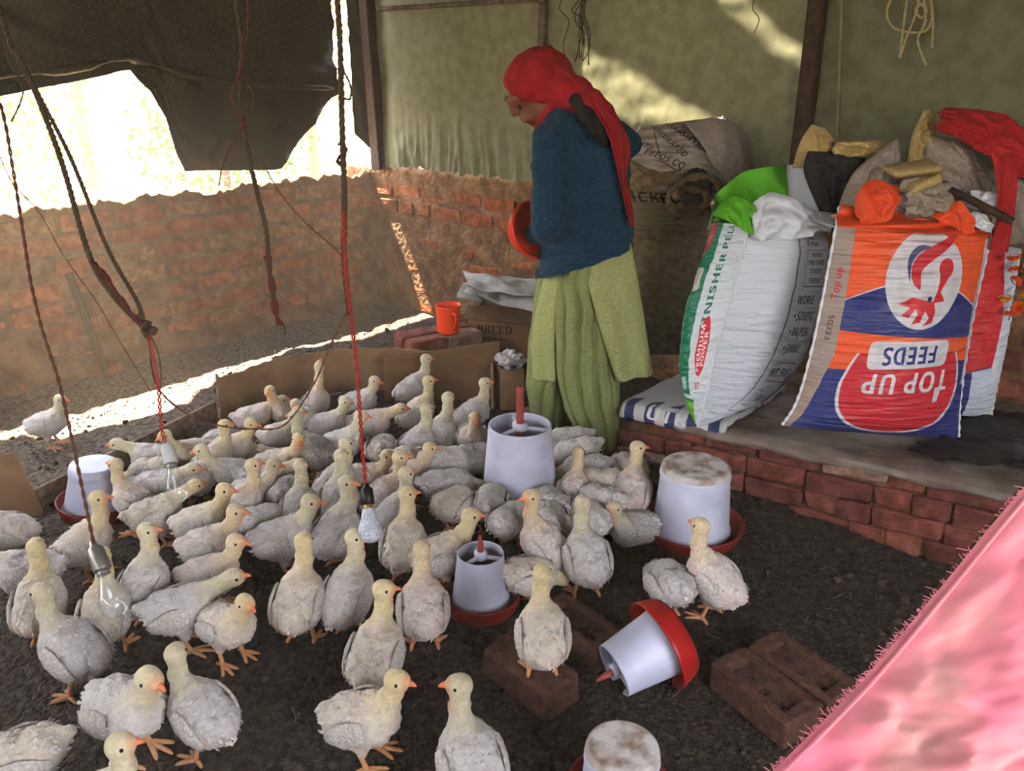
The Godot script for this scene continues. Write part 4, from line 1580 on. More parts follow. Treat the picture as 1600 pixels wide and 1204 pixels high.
	fill(im, rounded(Rect2(W * 0.275, H * 0.495, W * 0.50, H * 0.098), 26), white)
	letters(im, "FEEDS", P.call(0.525, 0.545), 60, navy, PI, true, 1.12)
	letters(im, "TOP UP", P.call(0.545, 0.655), 84, white, PI, true, 1.02)
	fill(im, [P.call(0.73, 0.69), P.call(0.775, 0.69), P.call(0.765, 0.75), P.call(0.735, 0.755)], white)
	return im

func white_print() -> Image:   # lettered white face of the green sack
	var W := 640
	var H := 960
	var ink := Color(0.16, 0.17, 0.22)
	var im := canvas(W, H, Color(0.86, 0.87, 0.89))
	for k in 60:   # woven border
		var y := 60 + k * 13.0
		var x := 330.0 + (y - 60) * -0.02
		stroke(im, [Vector2(x - 6, y), Vector2(x + 6, y + 6), Vector2(x - 6, y + 12)], 2.5, ink)
		stroke(im, [Vector2(x + 7, y), Vector2(x - 5, y + 6), Vector2(x + 7, y + 12)], 2.5, ink)
	for k in 22:
		stroke(im, [Vector2(318 + k * 14, 842), Vector2(325 + k * 14, 852), Vector2(332 + k * 14, 842)], 2.5, ink)
	letters(im, "TEL.", Vector2(452, 70), 32, ink, 0.05)
	letters(im, "E-mail", Vector2(470, 115), 32, ink, 0.05)
	stroke(im, [Vector2(392, 160), Vector2(632, 160), Vector2(632, 330), Vector2(392, 330)], 3, ink, true)
	var lines := ["FEEDING", "PRE STARTER", "STARTER", "FINISHER"]
	for k in 4:
		letters(im, lines[k], Vector2(500, 185 + k * 40), 22, ink, 0.0, true, 1.0)
	letters(im, "WORKS", Vector2(452, 382), 34, ink)
	letters(im, "• SONEPAT", Vector2(480, 440), 31, ink)
	letters(im, "• RAJPURA", Vector2(480, 498), 31, ink)
	letters(im, "• JAMMU", Vector2(462, 556), 31, ink)
	stroke(im, [Vector2(378, 610), Vector2(632, 610), Vector2(632, 690), Vector2(378, 690)], 3, ink, true)
	letters(im, "WT. 50 KG", Vector2(490, 650), 36, ink)
	stroke(im, [Vector2(380, 735), Vector2(440, 735), Vector2(440, 812), Vector2(380, 812)], 3, ink, true)
	stroke(im, oval(Vector2(408, 772), 13, 20), 3, ink, true)
	letters(im, "USE", Vector2(500, 775), 34, ink)
	return im

func green_print() -> Image:   # teal and lime face; u runs from the far seam to the near seam
	var W := 640
	var H := 960
	var im := canvas(W, H, Color(0.80, 0.82, 0.83))
	var teal := Color(0.02, 0.42, 0.32)
	fill(im, [Vector2(0, 0), Vector2(400, 0), Vector2(400, 790), Vector2(0, 770)], teal)
	fill(im, [Vector2(0, 800), Vector2(470, 826), Vector2(470, 960), Vector2(0, 960)], Color(0.40, 0.70, 0.12))
	stroke(im, [Vector2(0, 796), Vector2(470, 822)], 12, teal)
	fill(im, [Vector2(160, 40), Vector2(300, 0), Vector2(330, 60), Vector2(300, 150), Vector2(120, 220), Vector2(110, 150)], Color(0.72, 0.20, 0.18))
	letters(im, "FEED", Vector2(220, 110), 46, Color(0.85, 0.6, 0.55), -0.45)
	fill(im, rounded(Rect2(190, 240, 150, 90), 24), Color(0.80, 0.78, 0.75))
	letters(im, "50", Vector2(250, 285), 34, Color(0.80, 0.45, 0.38))
	letters(im, "POULTRY FEED", Vector2(200, 470), 30, Color(0.55, 0.75, 0.68), -PI / 2)
	letters(im, "FINISHER PELLET", Vector2(498, 210), 54, Color(0.05, 0.38, 0.34), -PI / 2, true, 0.92)
	fill(im, oval(Vector2(520, 560), 52, 128), Color(0.78, 0.14, 0.18))
	letters(im, "PREMIUM", Vector2(503, 560), 31, Color(0.95, 0.85, 0.85), -PI / 2)
	letters(im, "POWER", Vector2(540, 560), 31, Color(0.95, 0.85, 0.85), -PI / 2)
	letters(im, "97", Vector2(508, 742), 40, Color(0.80, 0.22, 0.28), 0.0)
	fill(im, rounded(Rect2(200, 680, 150, 80), 6), Color(0.62, 0.76, 0.70))
	return im

func sacks() -> void:
	var up := (-ahead() + Vector3.UP * 0.10).normalized()
	# the orange and navy sack, printed upside down
	var im := top_up_print()
	var W := im.get_width()
	var H := im.get_height()
	soil_print(im, 17, 0.22, Color(0.52, 0.46, 0.44))
	var m := print_mat("orange_sack_print", im, 0.42)
	var p := at_y(1362, 686, 0.292)
	var D := ahead_of(p)
	var sa := px_curve([[1312, 322, D + 0.17], [1298, 400, D + 0.13], [1283, 480, D + 0.09], [1263, 570, D + 0.05], [1244, 630, D + 0.02], [1222, 664, D + 0.0]])
	var sb := px_curve([[1552, 340, D + 0.15], [1541, 400, D + 0.12], [1523, 480, D + 0.08], [1509, 560, D + 0.05], [1500, 630, D + 0.02], [1498, 684, D + 0.0]])
	var o := make_sack("feed_sack", "full orange and navy sack with an upside-down red disc and bird mark", sa, sb, up, [0.03, 0.075, 0.10, 0.115, 0.12, 0.115, 0.09, 0.025], [0.03, 0.08, 0.1, 0.11, 0.12, 0.12, 0.1, 0.03], m, M["sack_white"], 5, 0.005, 0.0038)
	# its loose neck: turned-down orange flaps
	var g := Geo.new()
	part("collar", flap([[1334, 336, D + 0.10], [1342, 296, D + 0.11], [1368, 280, D + 0.12], [1404, 296, D + 0.10]], [[1344, 352, D + 0.07], [1362, 350, D + 0.055], [1388, 344, D + 0.05], [1402, 318, D + 0.06]], 0.030, 7, o.position), M["sack_orange"], o)
	part("collar", flap([[1346, 318, D + 0.085], [1362, 300, D + 0.075], [1384, 296, D + 0.07], [1398, 306, D + 0.07]], [[1362, 336, D + 0.065], [1376, 338, D + 0.05], [1388, 332, D + 0.05], [1396, 318, D + 0.055]], 0.020, 8, o.position), M["sack_orange"], o)
	part("collar", flap([[1452, 338, D + 0.09], [1478, 322, D + 0.085], [1498, 314, D + 0.08], [1514, 330, D + 0.07]], [[1470, 352, D + 0.07], [1490, 356, D + 0.05], [1506, 366, D + 0.045], [1522, 362, D + 0.05]], 0.022, 9, o.position), M["sack_orange"], o)
	part("collar", flap([[1512, 334, D + 0.075], [1524, 330, D + 0.08], [1540, 338, D + 0.08], [1550, 350, D + 0.08]], [[1516, 352, D + 0.06], [1528, 358, D + 0.055], [1540, 362, D + 0.06], [1548, 364, D + 0.07]], 0.014, 10, o.position), M["sack_white"], o)
	var rim := sheet_rows(30, 14, func(u, v):
		var a := at_d(lerpf(1314, 1548, u), lerpf(318, 338, u) + 14.0 * sin(u * PI), D + 0.155 + 0.02 * sin(u * 9.0))
		var b := at_d(lerpf(1306, 1546, u), lerpf(352, 368, u), D + 0.075)
		return a.lerp(b, v) + up * 0.06 * sin(PI * u) + up * 0.012 * sin(v * 8.0 + u * 11.0) - o.position)
	g = Geo.new()
	g.sheet(rim, 0.003)
	part("collar", g, M["sack_orange"], o)
	# the green and white one, its near seam towards us
	p = at_y(1090, 668, 0.24)
	D = ahead_of(p)
	var near := px_curve([[1172, 352, D + 0.12], [1158, 400, D + 0.08], [1140, 470, D + 0.04], [1118, 550, D + 0.02], [1105, 610, D + 0.0], [1090, 668, D - 0.0]])
	var leftp := px_curve([[1112, 345, D + 0.26], [1096, 400, D + 0.24], [1070, 480, D + 0.20], [1060, 560, D + 0.17], [1066, 610, D + 0.13], [1084, 655, D + 0.06]])
	var rightp := px_curve([[1290, 362, D + 0.20], [1302, 400, D + 0.20], [1293, 470, D + 0.20], [1262, 555, D + 0.19], [1205, 622, D + 0.15], [1105, 662, D + 0.04]])
	var far := px_curve([[1215, 345, D + 0.36], [1200, 400, D + 0.38], [1190, 480, D + 0.38], [1165, 550, D + 0.34], [1140, 610, D + 0.26], [1096, 655, D + 0.09]])
	var low: Vector3 = near[-1]
	o = thing("feed_sack", "full white and teal sack with a lime top, tilted on its corner", "sack", low)
	var gp := print_mat("green_sack_print", green_print(), 0.42)
	var wp := print_mat("white_sack_print", white_print(), 0.45)
	var cn := curve_of(near, 50)
	var cl := curve_of(leftp, 50)
	var cr := curve_of(rightp, 50)
	var cf := curve_of(far, 50)
	var nz := noise_of(11.0, 3, 77)
	for side in 2:
		var rows := []
		for i in 51:
			var r := PackedVector3Array()
			var v := i / 50.0
			var mid: Vector3 = (cl if side == 0 else cr)[i]
			for j in 33:
				var u := j / 32.0
				var q: Vector3
				# two smooth arcs: seam to the widest line, widest line to the far seam
				var a0 := cn[i]
				var e := cf[i]
				var ang := u * PI / 2
				if side == 0:
					ang = (1.0 - u) * PI / 2
				var bulge := mid + (mid - (a0 + e) * 0.5) * 0.08
				bulge = (mid - (a0 + e) * 0.125) / 0.75
				q = a0.bezier_interpolate(a0.lerp(bulge, 0.9), bulge, e, u if side == 1 else 1.0 - u)
				var out := (mid - (a0 + e) * 0.5).normalized()
				q += out * (nz.get_noise_3d(u * 0.2, v * 1.2, side * 4.0) * 0.005 + absf(sin(v * 74.0 + u * 6.0 + nz.get_noise_2d(u * 0.4, v) * 5.0)) * 0.0042 * clampf(0.5 + 2.0 * nz.get_noise_2d(u * 0.3 + 7.0, v * 0.8), 0.0, 1.0)) * minf(1.0, 4.0 * minf(u, 1.0 - u))
				r.append(q - low)
			rows.append(r)
		g = Geo.new()
		g.grid(rows, false, false, Vector2(-0.75, 0) if side == 0 else Vector2.ZERO, Vector2(1, 1) if side == 0 else Vector2(2.3, 1))
		part(["teal_face", "lettered_face"][side], g, gp if side == 0 else wp, o)
	var sp := PackedVector3Array()
	for q in cn:
		sp.append(q - low)
	part("near_seam", seam(sp, 0.005), M["sack_white"], o)
	var crease := noise_of(2.4, 2, 78)
	crease.fractal_type = FastNoiseLite.FRACTAL_RIDGED
	# open mouth: lime lip standing at the back, white cuff folded forward
	var lip := curve_of(px_curve([[1112, 332, D + 0.24], [1122, 300, D + 0.30], [1165, 268, D + 0.34], [1230, 258, D + 0.36], [1290, 262, D + 0.30], [1298, 330, D + 0.22]]), 40)
	var foot := curve_of(px_curve([[1112, 345, D + 0.24], [1140, 345, D + 0.30], [1185, 340, D + 0.34], [1230, 345, D + 0.34], [1280, 352, D + 0.28], [1294, 365, D + 0.20]]), 40)
	for k in 2:
		g = Geo.new()
		g.sheet(sheet_rows(24, 10, func(u, v):
			var s := lerpf(0.0, 0.62, u) if k == 0 else lerpf(0.60, 1.0, u)
			var i := int(s * 40.0)
			return lip[i].lerp(foot[i], v) + up * (crease.get_noise_2d(s * 1.2 + 3.0, v * 0.3) * 0.03) - low), 0.002)
		part("mouth", g, M["sack_lime" if k == 0 else "sack_white"], o)
	var cuff_top := curve_of(px_curve([[1170, 330, D + 0.11], [1186, 308, D + 0.12], [1210, 300, D + 0.14], [1250, 316, D + 0.13], [1275, 330, D + 0.12], [1304, 346, D + 0.10]]), 30)
	var cuff_low := curve_of(px_curve([[1176, 372, D + 0.06], [1190, 376, D + 0.05], [1215, 374, D + 0.05], [1245, 372, D + 0.06], [1275, 366, D + 0.07], [1290, 360, D + 0.08]]), 30)
	g = Geo.new()
	g.sheet(sheet_rows(30, 14, func(u, v):
		var i := int(round(u * 30.0))
		return cuff_top[i].lerp(cuff_low[i], v) + up * (0.028 * sin(PI * v) + (crease.get_noise_2d(u * 0.9, v * 0.5) - 0.3) * 0.045) - low), 0.002)
	part("cuff", g, M["sack_white"], o)
	var lime_a := curve_of(px_curve([[1112, 335, D + 0.20], [1126, 318, D + 0.19], [1146, 306, D + 0.18], [1166, 312, D + 0.15], [1176, 318, D + 0.12]]), 20)
	var lime_b := curve_of(px_curve([[1116, 338, D + 0.16], [1130, 342, D + 0.12], [1150, 352, D + 0.09], [1168, 364, D + 0.07], [1180, 366, D + 0.07]]), 20)
	g = Geo.new()
	g.sheet(sheet_rows(20, 10, func(u, v):
		var i := int(round(u * 20.0))
		return lime_a[i].lerp(lime_b[i], v) + up * (0.02 * sin(PI * v) + crease.get_noise_2d(u * 0.8 + 6.0, v * 0.5) * 0.022) - low), 0.002)
	part("cuff", g, M["sack_lime"], o)
	# the red and white sack behind
	im = canvas(384, 640, Color(0.76, 0.15, 0.17))
	fill(im, [Vector2(290, 0), Vector2(384, 0), Vector2(384, 640), Vector2(230, 640), Vector2(262, 430), Vector2(300, 300)], Color(0.80, 0.80, 0.82))
	fill(im, [Vector2(0, 440), Vector2(255, 420), Vector2(235, 640), Vector2(0, 640)], Color(0.12, 0.17, 0.40))
	fill(im, [Vector2(150, 430), Vector2(262, 425), Vector2(240, 640), Vector2(130, 640)], Color(0.78, 0.80, 0.84))
	m = print_mat("red_sack_print", im, 0.5)
	p = at_y(1520, 648, 0.31)
	D = ahead_of(p)
	sa = px_curve([[1440, 330, D + 0.16], [1446, 420, D + 0.13], [1452, 520, D + 0.08], [1462, 600, D + 0.03], [1470, 645, D]])
	sb = px_curve([[1612, 300, D + 0.16], [1592, 400, D + 0.13], [1578, 500, D + 0.08], [1560, 590, D + 0.03], [1548, 650, D]])
	make_sack("feed_sack", "red and white sack leaning behind the orange and navy one", sa, sb, up, [0.02, 0.05, 0.07, 0.08, 0.07, 0.02], [0.02, 0.05, 0.07, 0.08, 0.07, 0.02], m, M["sack_white"], 15)
	# sacks stacked behind the woman
	p = at_y(1040, 560, 0.20)
	D = ahead_of(p)
	sa = px_curve([[955, 350, D + 0.05], [950, 400, D + 0.03], [950, 480, D], [958, 548, D]])
	sb = px_curve([[1112, 350, D + 0.05], [1118, 400, D + 0.03], [1112, 480, D], [1098, 552, D]])
	m = M["sack_olive"]
	o = make_sack("stacked_sack", "plain dull olive sack standing at the bottom of the pile behind the woman", sa, sb, up, [0.06, 0.09, 0.10, 0.09, 0.05], [0.1, 0.12, 0.12, 0.12, 0.1], m, m, 21, 0.012, 0.002)
	im = canvas(256, 160, Color(0.52, 0.45, 0.34))
	letters(im, "PACKED", Vector2(92, 46), 34, Color(0.12, 0.10, 0.09))
	stroke(im, [Vector2(150, 120), Vector2(230, 96)], 6, Color(0.3, 0.25, 0.18))
	soil_print(im, 31, 0.3, Color(0.36, 0.30, 0.2))
	m = print_mat("packed_print", im, 0.8)
	sa = px_curve([[962, 286, D + 0.05], [956, 320, D + 0.02], [960, 356, D]])
	sb = px_curve([[1090, 300, D + 0.05], [1112, 326, D + 0.02], [1106, 358, D]])
	make_sack("stacked_sack", "dirty tan sack lettered in black, lying under the big grey one", sa, sb, up, [0.02, 0.07, 0.03], [0.05, 0.1, 0.05], m, M["sack_jute"], 25, 0.02, 0.003)
	im = canvas(512, 384, Color(0.62, 0.58, 0.53))
	var ink := Color(0.16, 0.14, 0.13)
	letters(im, "MAHARASHTRA", Vector2(210, 70), 30, ink, 0.9)
	letters(im, "DEHYDRATED", Vector2(150, 110), 28, ink, 0.95)
	letters(im, "FEEDS CO.", Vector2(150, 220), 28, ink, 0.45)
	letters(im, "LTD", Vector2(70, 150), 26, ink, 0.8)
	stroke(im, [Vector2(190, 20), Vector2(290, 40), Vector2(260, 150)], 5, ink)
	stroke(im, [Vector2(90, 60), Vector2(130, 230), Vector2(220, 290)], 5, ink)
	soil_print(im, 33, 0.6, Color(0.40, 0.32, 0.22))
	m = print_mat("grey_sack_print", im, 0.75)
	D -= 0.02
	sa = px_curve([[1000, 198, D + 0.10], [978, 240, D + 0.05], [974, 290, D]])
	sb = px_curve([[1128, 182, D + 0.12], [1178, 235, D + 0.08], [1160, 318, D + 0.03]])
	o = make_sack("stacked_sack", "big crumpled grey sack with black lettering on top of the pile behind the woman", sa, sb, up, [0.02, 0.10, 0.05], [0.06, 0.14, 0.06], m, M["sack_grey"], 27, 0.035, 0.006)
	part("fold", flap([[1070, 194, D + 0.0], [1120, 184, D + 0.02], [1160, 204, D + 0.03], [1179, 240, D + 0.03]], [[1112, 256, D - 0.06], [1126, 272, D - 0.06], [1142, 300, D - 0.05], [1156, 330, D - 0.02]], 0.055, 19, o.position), M["sack_grey"], o)
	part("fold", flap([[980, 246, D - 0.01], [1010, 262, D - 0.02], [1040, 268, D - 0.03], [1066, 262, D - 0.05]], [[984, 296, D - 0.05], [1004, 300, D - 0.06], [1030, 292, D - 0.07], [1052, 290, D - 0.07]], 0.05, 23, o.position), M["sack_jute"], o)
	# the dark hollow mouth and its rolled edge
	g = Geo.new()
	var c := at_d(1084, 306, D - 0.075)
	for k in 2:
		var pts := []
		for i in 15:
			var a: float = TAU * (i / 14.0 * [0.74, 0.9][k] + [0.05, 0.6][k])
			var rr: float = [0.090, 0.052][k] * (1.0 + 0.12 * sin(a * 2.0 + k * 2.0))
			pts.append(c + aside() * (cos(a) * rr * 1.1 - 0.012 * k) + Vector3.UP * (sin(a) * rr * 0.85 - 0.012 * k) + up * (0.014 * k + 0.012 * sin(a * 2.0 + k)) - o.position)
		g = Geo.new()
		var rad := []
		for i in 41:
			rad.append([0.016, 0.019][k] * (1.0 + 0.25 * sin(i * 0.7 + k)))
		g.tube(curve_of(pts, 40), rad, 9, true, 0.7)
		rough(g, noise_of(30.0, 2, 3), 0.006)
		part("rolled_mouth", g, M["sack_jute"], o)
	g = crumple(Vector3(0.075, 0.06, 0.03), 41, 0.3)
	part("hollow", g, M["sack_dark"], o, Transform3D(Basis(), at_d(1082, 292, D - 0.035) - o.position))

func sack_heap() -> void:
	var up := (-ahead() + Vector3.UP * 0.12).normalized()
	var D0 := ahead_of(at_y(1362, 686, 0.292))
	var nz := noise_of(4.0, 3, 81)
	nz.fractal_type = FastNoiseLite.FRACTAL_RIDGED
	# empty sacks thrown over each other: [label, material, outline left edge, right edge, distance, swell]
	var list := [
		["cream corner of an empty sack sticking up at the foot of the dark post", "sack_yellow", [[1268, 194], [1250, 222], [1238, 262]], [[1290, 200], [1312, 232], [1322, 270]], D0 + 0.40, 0.03],
		["black folded sack lying between the lime-topped sack and the orange one", "sack_dark", [[1262, 236], [1256, 270], [1280, 330]], [[1352, 238], [1350, 280], [1330, 335]], D0 + 0.34, 0.03],
		["tan folded sack lying across the top of the black one", "sack_yellow", [[1308, 222], [1300, 234], [1306, 246]], [[1372, 218], [1392, 230], [1372, 246]], D0 + 0.33, 0.03],
		["tall grey plastic sack draped like a hood left of the folded cream pads", "sack_grey", [[1388, 226], [1330, 275], [1302, 352]], [[1402, 214], [1408, 270], [1398, 345]], D0 + 0.26, 0.05],
		["yellowed sack corner standing up beside the red cloth", "sack_yellow", [[1444, 172], [1424, 215], [1416, 262]], [[1458, 170], [1462, 215], [1464, 262]], D0 + 0.30, 0.025],
		["big grey sack sheet sloping down under the red cloth", "sack_grey", [[1448, 210], [1446, 262], [1486, 318]], [[1520, 222], [1548, 280], [1524, 320]], D0 + 0.27, 0.05],
		["pale grey crushed sack tucked behind the brown stick", "sack_grey", [[1508, 262], [1504, 300], [1510, 350]], [[1590, 262], [1600, 310], [1590, 360]], D0 + 0.24, 0.04],
		["grey sack bulging at the frame's edge behind the hanging red strip", "sack_grey", [[1560, 262], [1556, 320], [1560, 380]], [[1660, 250], [1670, 320], [1650, 400]], D0 + 0.22, 0.06],
	]
	for k in list.size():
		var q: Array = list[k]
		var la := []
		var lb := []
		for e in q[2]:
			la.append(at_d(e[0], e[1], q[4]))
		for e in q[3]:
			lb.append(at_d(e[0], e[1], q[4]))
		var ca := curve_of(la, 24)
		var cb := curve_of(lb, 24)
		var base: Vector3 = (ca[24] + cb[24]) / 2
		var g := Geo.new()
		for side in 2:
			g.grid(sheet_rows(26, 24, func(u, v):
				var i := int(round(v * 24))
				var e := pow(sin(PI * u), 0.7) * pow(sin(PI * clampf(v, 0.0, 1.0)), 0.6)
				var p := ca[i].lerp(cb[i], u)
				return p + up * ((q[5] * e + e * 0.035 * (nz.get_noise_3d(u * 0.9, v * 0.7, k * 3.0 + side) - 0.2)) * (1.0 if side == 0 else -1.0)) - base), false, side == 1)
		var o := whole_at("empty_sack", g, M[q[1]], base)
		tag(o, q[0], "sack", "")
	# cream pads and a crushed white bag on the orange sack's open mouth
	var D := D0 + 0.10
	for k in 2:
		var g := Geo.new()
		var a := at_d([1388, 1412][k], [268, 296][k], D)
		var b := at_d([1462, 1464][k], [262, 278][k], D)
		var mid := (a + b) / 2
		g.box(Vector3(a.distance_to(b), [0.034, 0.030][k], 0.09), 0.011, 0.006, rng)
		for i in g.v.size():
			g.v[i].y += 0.006 * sin(g.v[i].x * 40.0)
		tag(part(numbered("cloth_pad"), g, M["sack_yellow"], self, Transform3D(Basis(Vector3.UP, deg_to_rad(YAW)) * Basis(Vector3.BACK, [0.06, 0.28][k]), mid)), ["upper folded cream pad on top of the orange sack", "lower folded cream pad resting on the crushed white bag"][k], "cloth")
	var bag := crumple(Vector3(0.075, 0.048, 0.055), 55, 0.4)
	tag(part(numbered("crushed_bag"), bag, M["sack_grey"], self, Transform3D(Basis(Vector3.UP, deg_to_rad(YAW)), at_d(1440, 308, D + 0.02))), "crushed white plastic bag in the mouth of the orange sack", "bag")
	bag = crumple(Vector3(0.045, 0.022, 0.04), 57, 0.4)
	tag(part(numbered("crushed_bag"), bag, M["sack_white"], self, Transform3D(Basis(Vector3.UP, deg_to_rad(YAW)), at_d(1534, 312, D + 0.05))), "small crushed white bag beside the brown stick", "bag")
	# brown stick laid across
	var g2 := Geo.new()
	var s0 := at_d(1456, 284, D + 0.06)
	var s1 := at_d(1582, 346, D - 0.05)
	var mid2 := (s0 + s1) / 2
	g2.tube(PackedVector3Array([s0 - mid2, (s0 + s1) / 2 - mid2 + Vector3(0, 0.004, 0), s1 - mid2]), 0.0165, 8, true, 0.7)
	tag(whole_at("wooden_stick", g2, M["wood_dark"], mid2), "flat brown wooden stick laid across the mouth of the orange sack", "stick")
	# red cloth thrown over the heap, one strip hanging
	var DR := D0 + 0.20
	var top := curve_of(px_curve([[1466, 178, DR + 0.02], [1482, 168, DR + 0.06], [1540, 174, DR + 0.06], [1585, 186, DR + 0.04], [1630, 215, DR + 0.02]]), 30)
	var lowc := curve_of(px_curve([[1462, 196, DR - 0.02], [1490, 214, DR - 0.05], [1535, 240, DR - 0.06], [1580, 268, DR - 0.07], [1640, 300, DR - 0.06]]), 30)
	var base2: Vector3 = lowc[15]
	var o2 := thing("red_cloth", "faded red cloth thrown over the empty sacks with one strip hanging down", "cloth", base2)
	g2 = Geo.new()
	g2.sheet(sheet_rows(30, 18, func(u, v):
		var i := int(round(u * 30))
		return top[i].lerp(lowc[i], v) + up * (0.035 * sin(PI * v) + 0.05 * (nz.get_noise_2d(u * 0.8 + 4.0, v * 0.5) - 0.2)) - base2), 0.004)
	part("drape", g2, M["red_cloth"], o2)
	var ha := curve_of(px_curve([[1548, 240, DR - 0.08], [1556, 290, DR - 0.10], [1556, 340, DR - 0.10], [1546, 390, DR - 0.10]]), 24)
	var hb := curve_of(px_curve([[1588, 262, DR - 0.08], [1586, 300, DR - 0.10], [1582, 345, DR - 0.10], [1576, 395, DR - 0.10]]), 24)
	g2 = Geo.new()
	g2.sheet(sheet_rows(8, 24, func(u, v):
		var i := int(round(v * 24))
		return ha[i].lerp(hb[i], u) + up * (0.010 * sin(u * 7.0 + v * 3.0)) - base2), 0.003)
	part("strip", g2, M["red_cloth"], o2)
	# marigold garland at the frame's edge
	var gc := at_d(1592, 430, D0 + 0.16)
	var o3 := thing("garland", "orange and yellow marigold garland at the right edge beside the red and white sack", "garland", gc - Vector3(0, 0.12, 0))
	for k in 9:
		var fl := Geo.new()
		for ring in 3:
			for i in 9:
				var a := TAU * i / 9.0 + ring * 0.4
				var el: float = [0.2, 0.7, 1.2][ring]
				var d := Vector3(cos(a) * cos(el), sin(el), sin(a) * cos(el))
				var t := Vector3(-sin(a), 0, cos(a)) * 0.007
				var r0 := 0.006
				var r1: float = [0.024, 0.021, 0.016][ring]
				var b0 := fl.p(d * r0)
				var b1 := fl.p(d * r1 * 0.8 + t)
				var b2 := fl.p(d * r1 + Vector3(0, 0.002, 0))
				var b3 := fl.p(d * r1 * 0.8 - t)
				fl.quad(b0, b1, b2, b3)
		var pos := Vector3(sin(k * 2.4) * 0.028, 0.10 + 0.028 * (k - 4), cos(k * 1.7) * 0.015)
		part("flower", fl, M["petal_yellow" if k in [2, 3, 6] else "petal"], o3, Transform3D(Basis(Vector3(1, 0.3, 0.4).normalized(), k * 1.3), pos), false)
	var th := Geo.new()
	th.tube(PackedVector3Array([Vector3(0, -0.03, 0), Vector3(0, 0.30, 0)]), 0.0015, 4)
	part("thread", th, M["thread"], o3)

# ---------------------------------------------------------------- the woman with the bowl
const WD := 3.05
func wp(px: float, py: float, off := 0.0) -> Vector3:
	return at_d(px, py, WD + off)

func hand_bones(wrist: Vector3, fwd: Vector3, palm: Vector3, curl: float, right: bool) -> Array:
	var side := fwd.cross(palm).normalized() * (1.0 if right else -1.0)   # towards the thumb
	var out := []
	var knuckle := wrist + fwd * 0.078
	for k in 4:
		var s := (1.5 - k) * 0.0185
		out.append([wrist + side * s * 0.7, knuckle + side * s, 0.0155, 0.0125])
		var p := knuckle + side * s
		var d := fwd
		var len: float = [0.040, 0.044, 0.041, 0.033][k]
		for j in 3:
			d = d.rotated(side, curl * [0.7, 1.1, 0.8][j] * (1.0 if right else -1.0)).normalized()
			var q: Vector3 = p + d * len * [1.0, 0.62, 0.5][j]
			out.append([p, q, 0.0095 - j * 0.0008, 0.0087 - j * 0.0009])
			p = q
	var t0 := wrist + fwd * 0.022 + side * 0.024
	var t1 := t0 + (side * 0.75 + fwd * 0.6 + palm * 0.25).normalized() * 0.042
	var t2 := t1 + (side * 0.25 + fwd * 0.8 + palm * 0.5).normalized() * 0.032
	out.append([wrist + fwd * 0.01, t0, 0.018, 0.015])
	out.append([t0, t1, 0.0135, 0.011])
	out.append([t1, t2, 0.0105, 0.0085])
	return out

func loft(rows_px: Array, fold: float, folds: float, sd: int, base: Vector3) -> Geo:   # rings given as [py, left px, right px, off, half depth]
	var nz := noise_of(3.0, 2, sd)
	var g := Geo.new()
	var rows := []
	var n := 48
	var ys := []
	var cols := [[], [], [], []]
	for q in rows_px:
		ys.append(q[0])
		for k in 4:
			cols[k].append(q[k + 1])
	for i in n + 1:
		var py := lerpf(ys[0], ys[-1], float(i) / n)
		var a := wp(lut(ys, cols[0], py), py, lut(ys, cols[2], py))
		var b := wp(lut(ys, cols[1], py), py, lut(ys, cols[2], py))
		var c := (a + b) / 2
		var rx := (b - a) / 2
		var rz := -ahead() * lut(ys, cols[3], py)
		var ring := PackedVector3Array()
		for j in 140:
			var an := TAU * j / 140
			var k := 1.0 + fold * (1.0 - 1.9 * pow(1.0 - absf(sin(an * folds * 0.5 + nz.get_noise_2d(i * 0.015, 1.0) * 1.2 - i * 0.035)), 2.0)) * (0.35 + 0.65 * absf(sin(an)))
			k += fold * 0.8 * nz.get_noise_3d(cos(an) * 0.6, i * 0.03, sin(an) * 0.6)
			ring.append(c + rx * cos(an) * (1.0 + (k - 1.0) * 0.5) + rz * sin(-an) * -k - base)
		rows.append(ring)
	for r in rows:
		r.reverse()
	g.grid(rows, true)
	g.fan(rows[n], true)
	return g

func clamp_below(g: Geo, p: Vector3, n: Vector3) -> void:   # flatten what reaches past the plane onto it
	for i in g.v.size():
		var s := (g.v[i] - p).dot(n)
		if s > 0.0:
			g.v[i] -= n * s

func moved(g: Geo, by: Vector3) -> Geo:
	for i in g.v.size():
		g.v[i] -= by
	return g

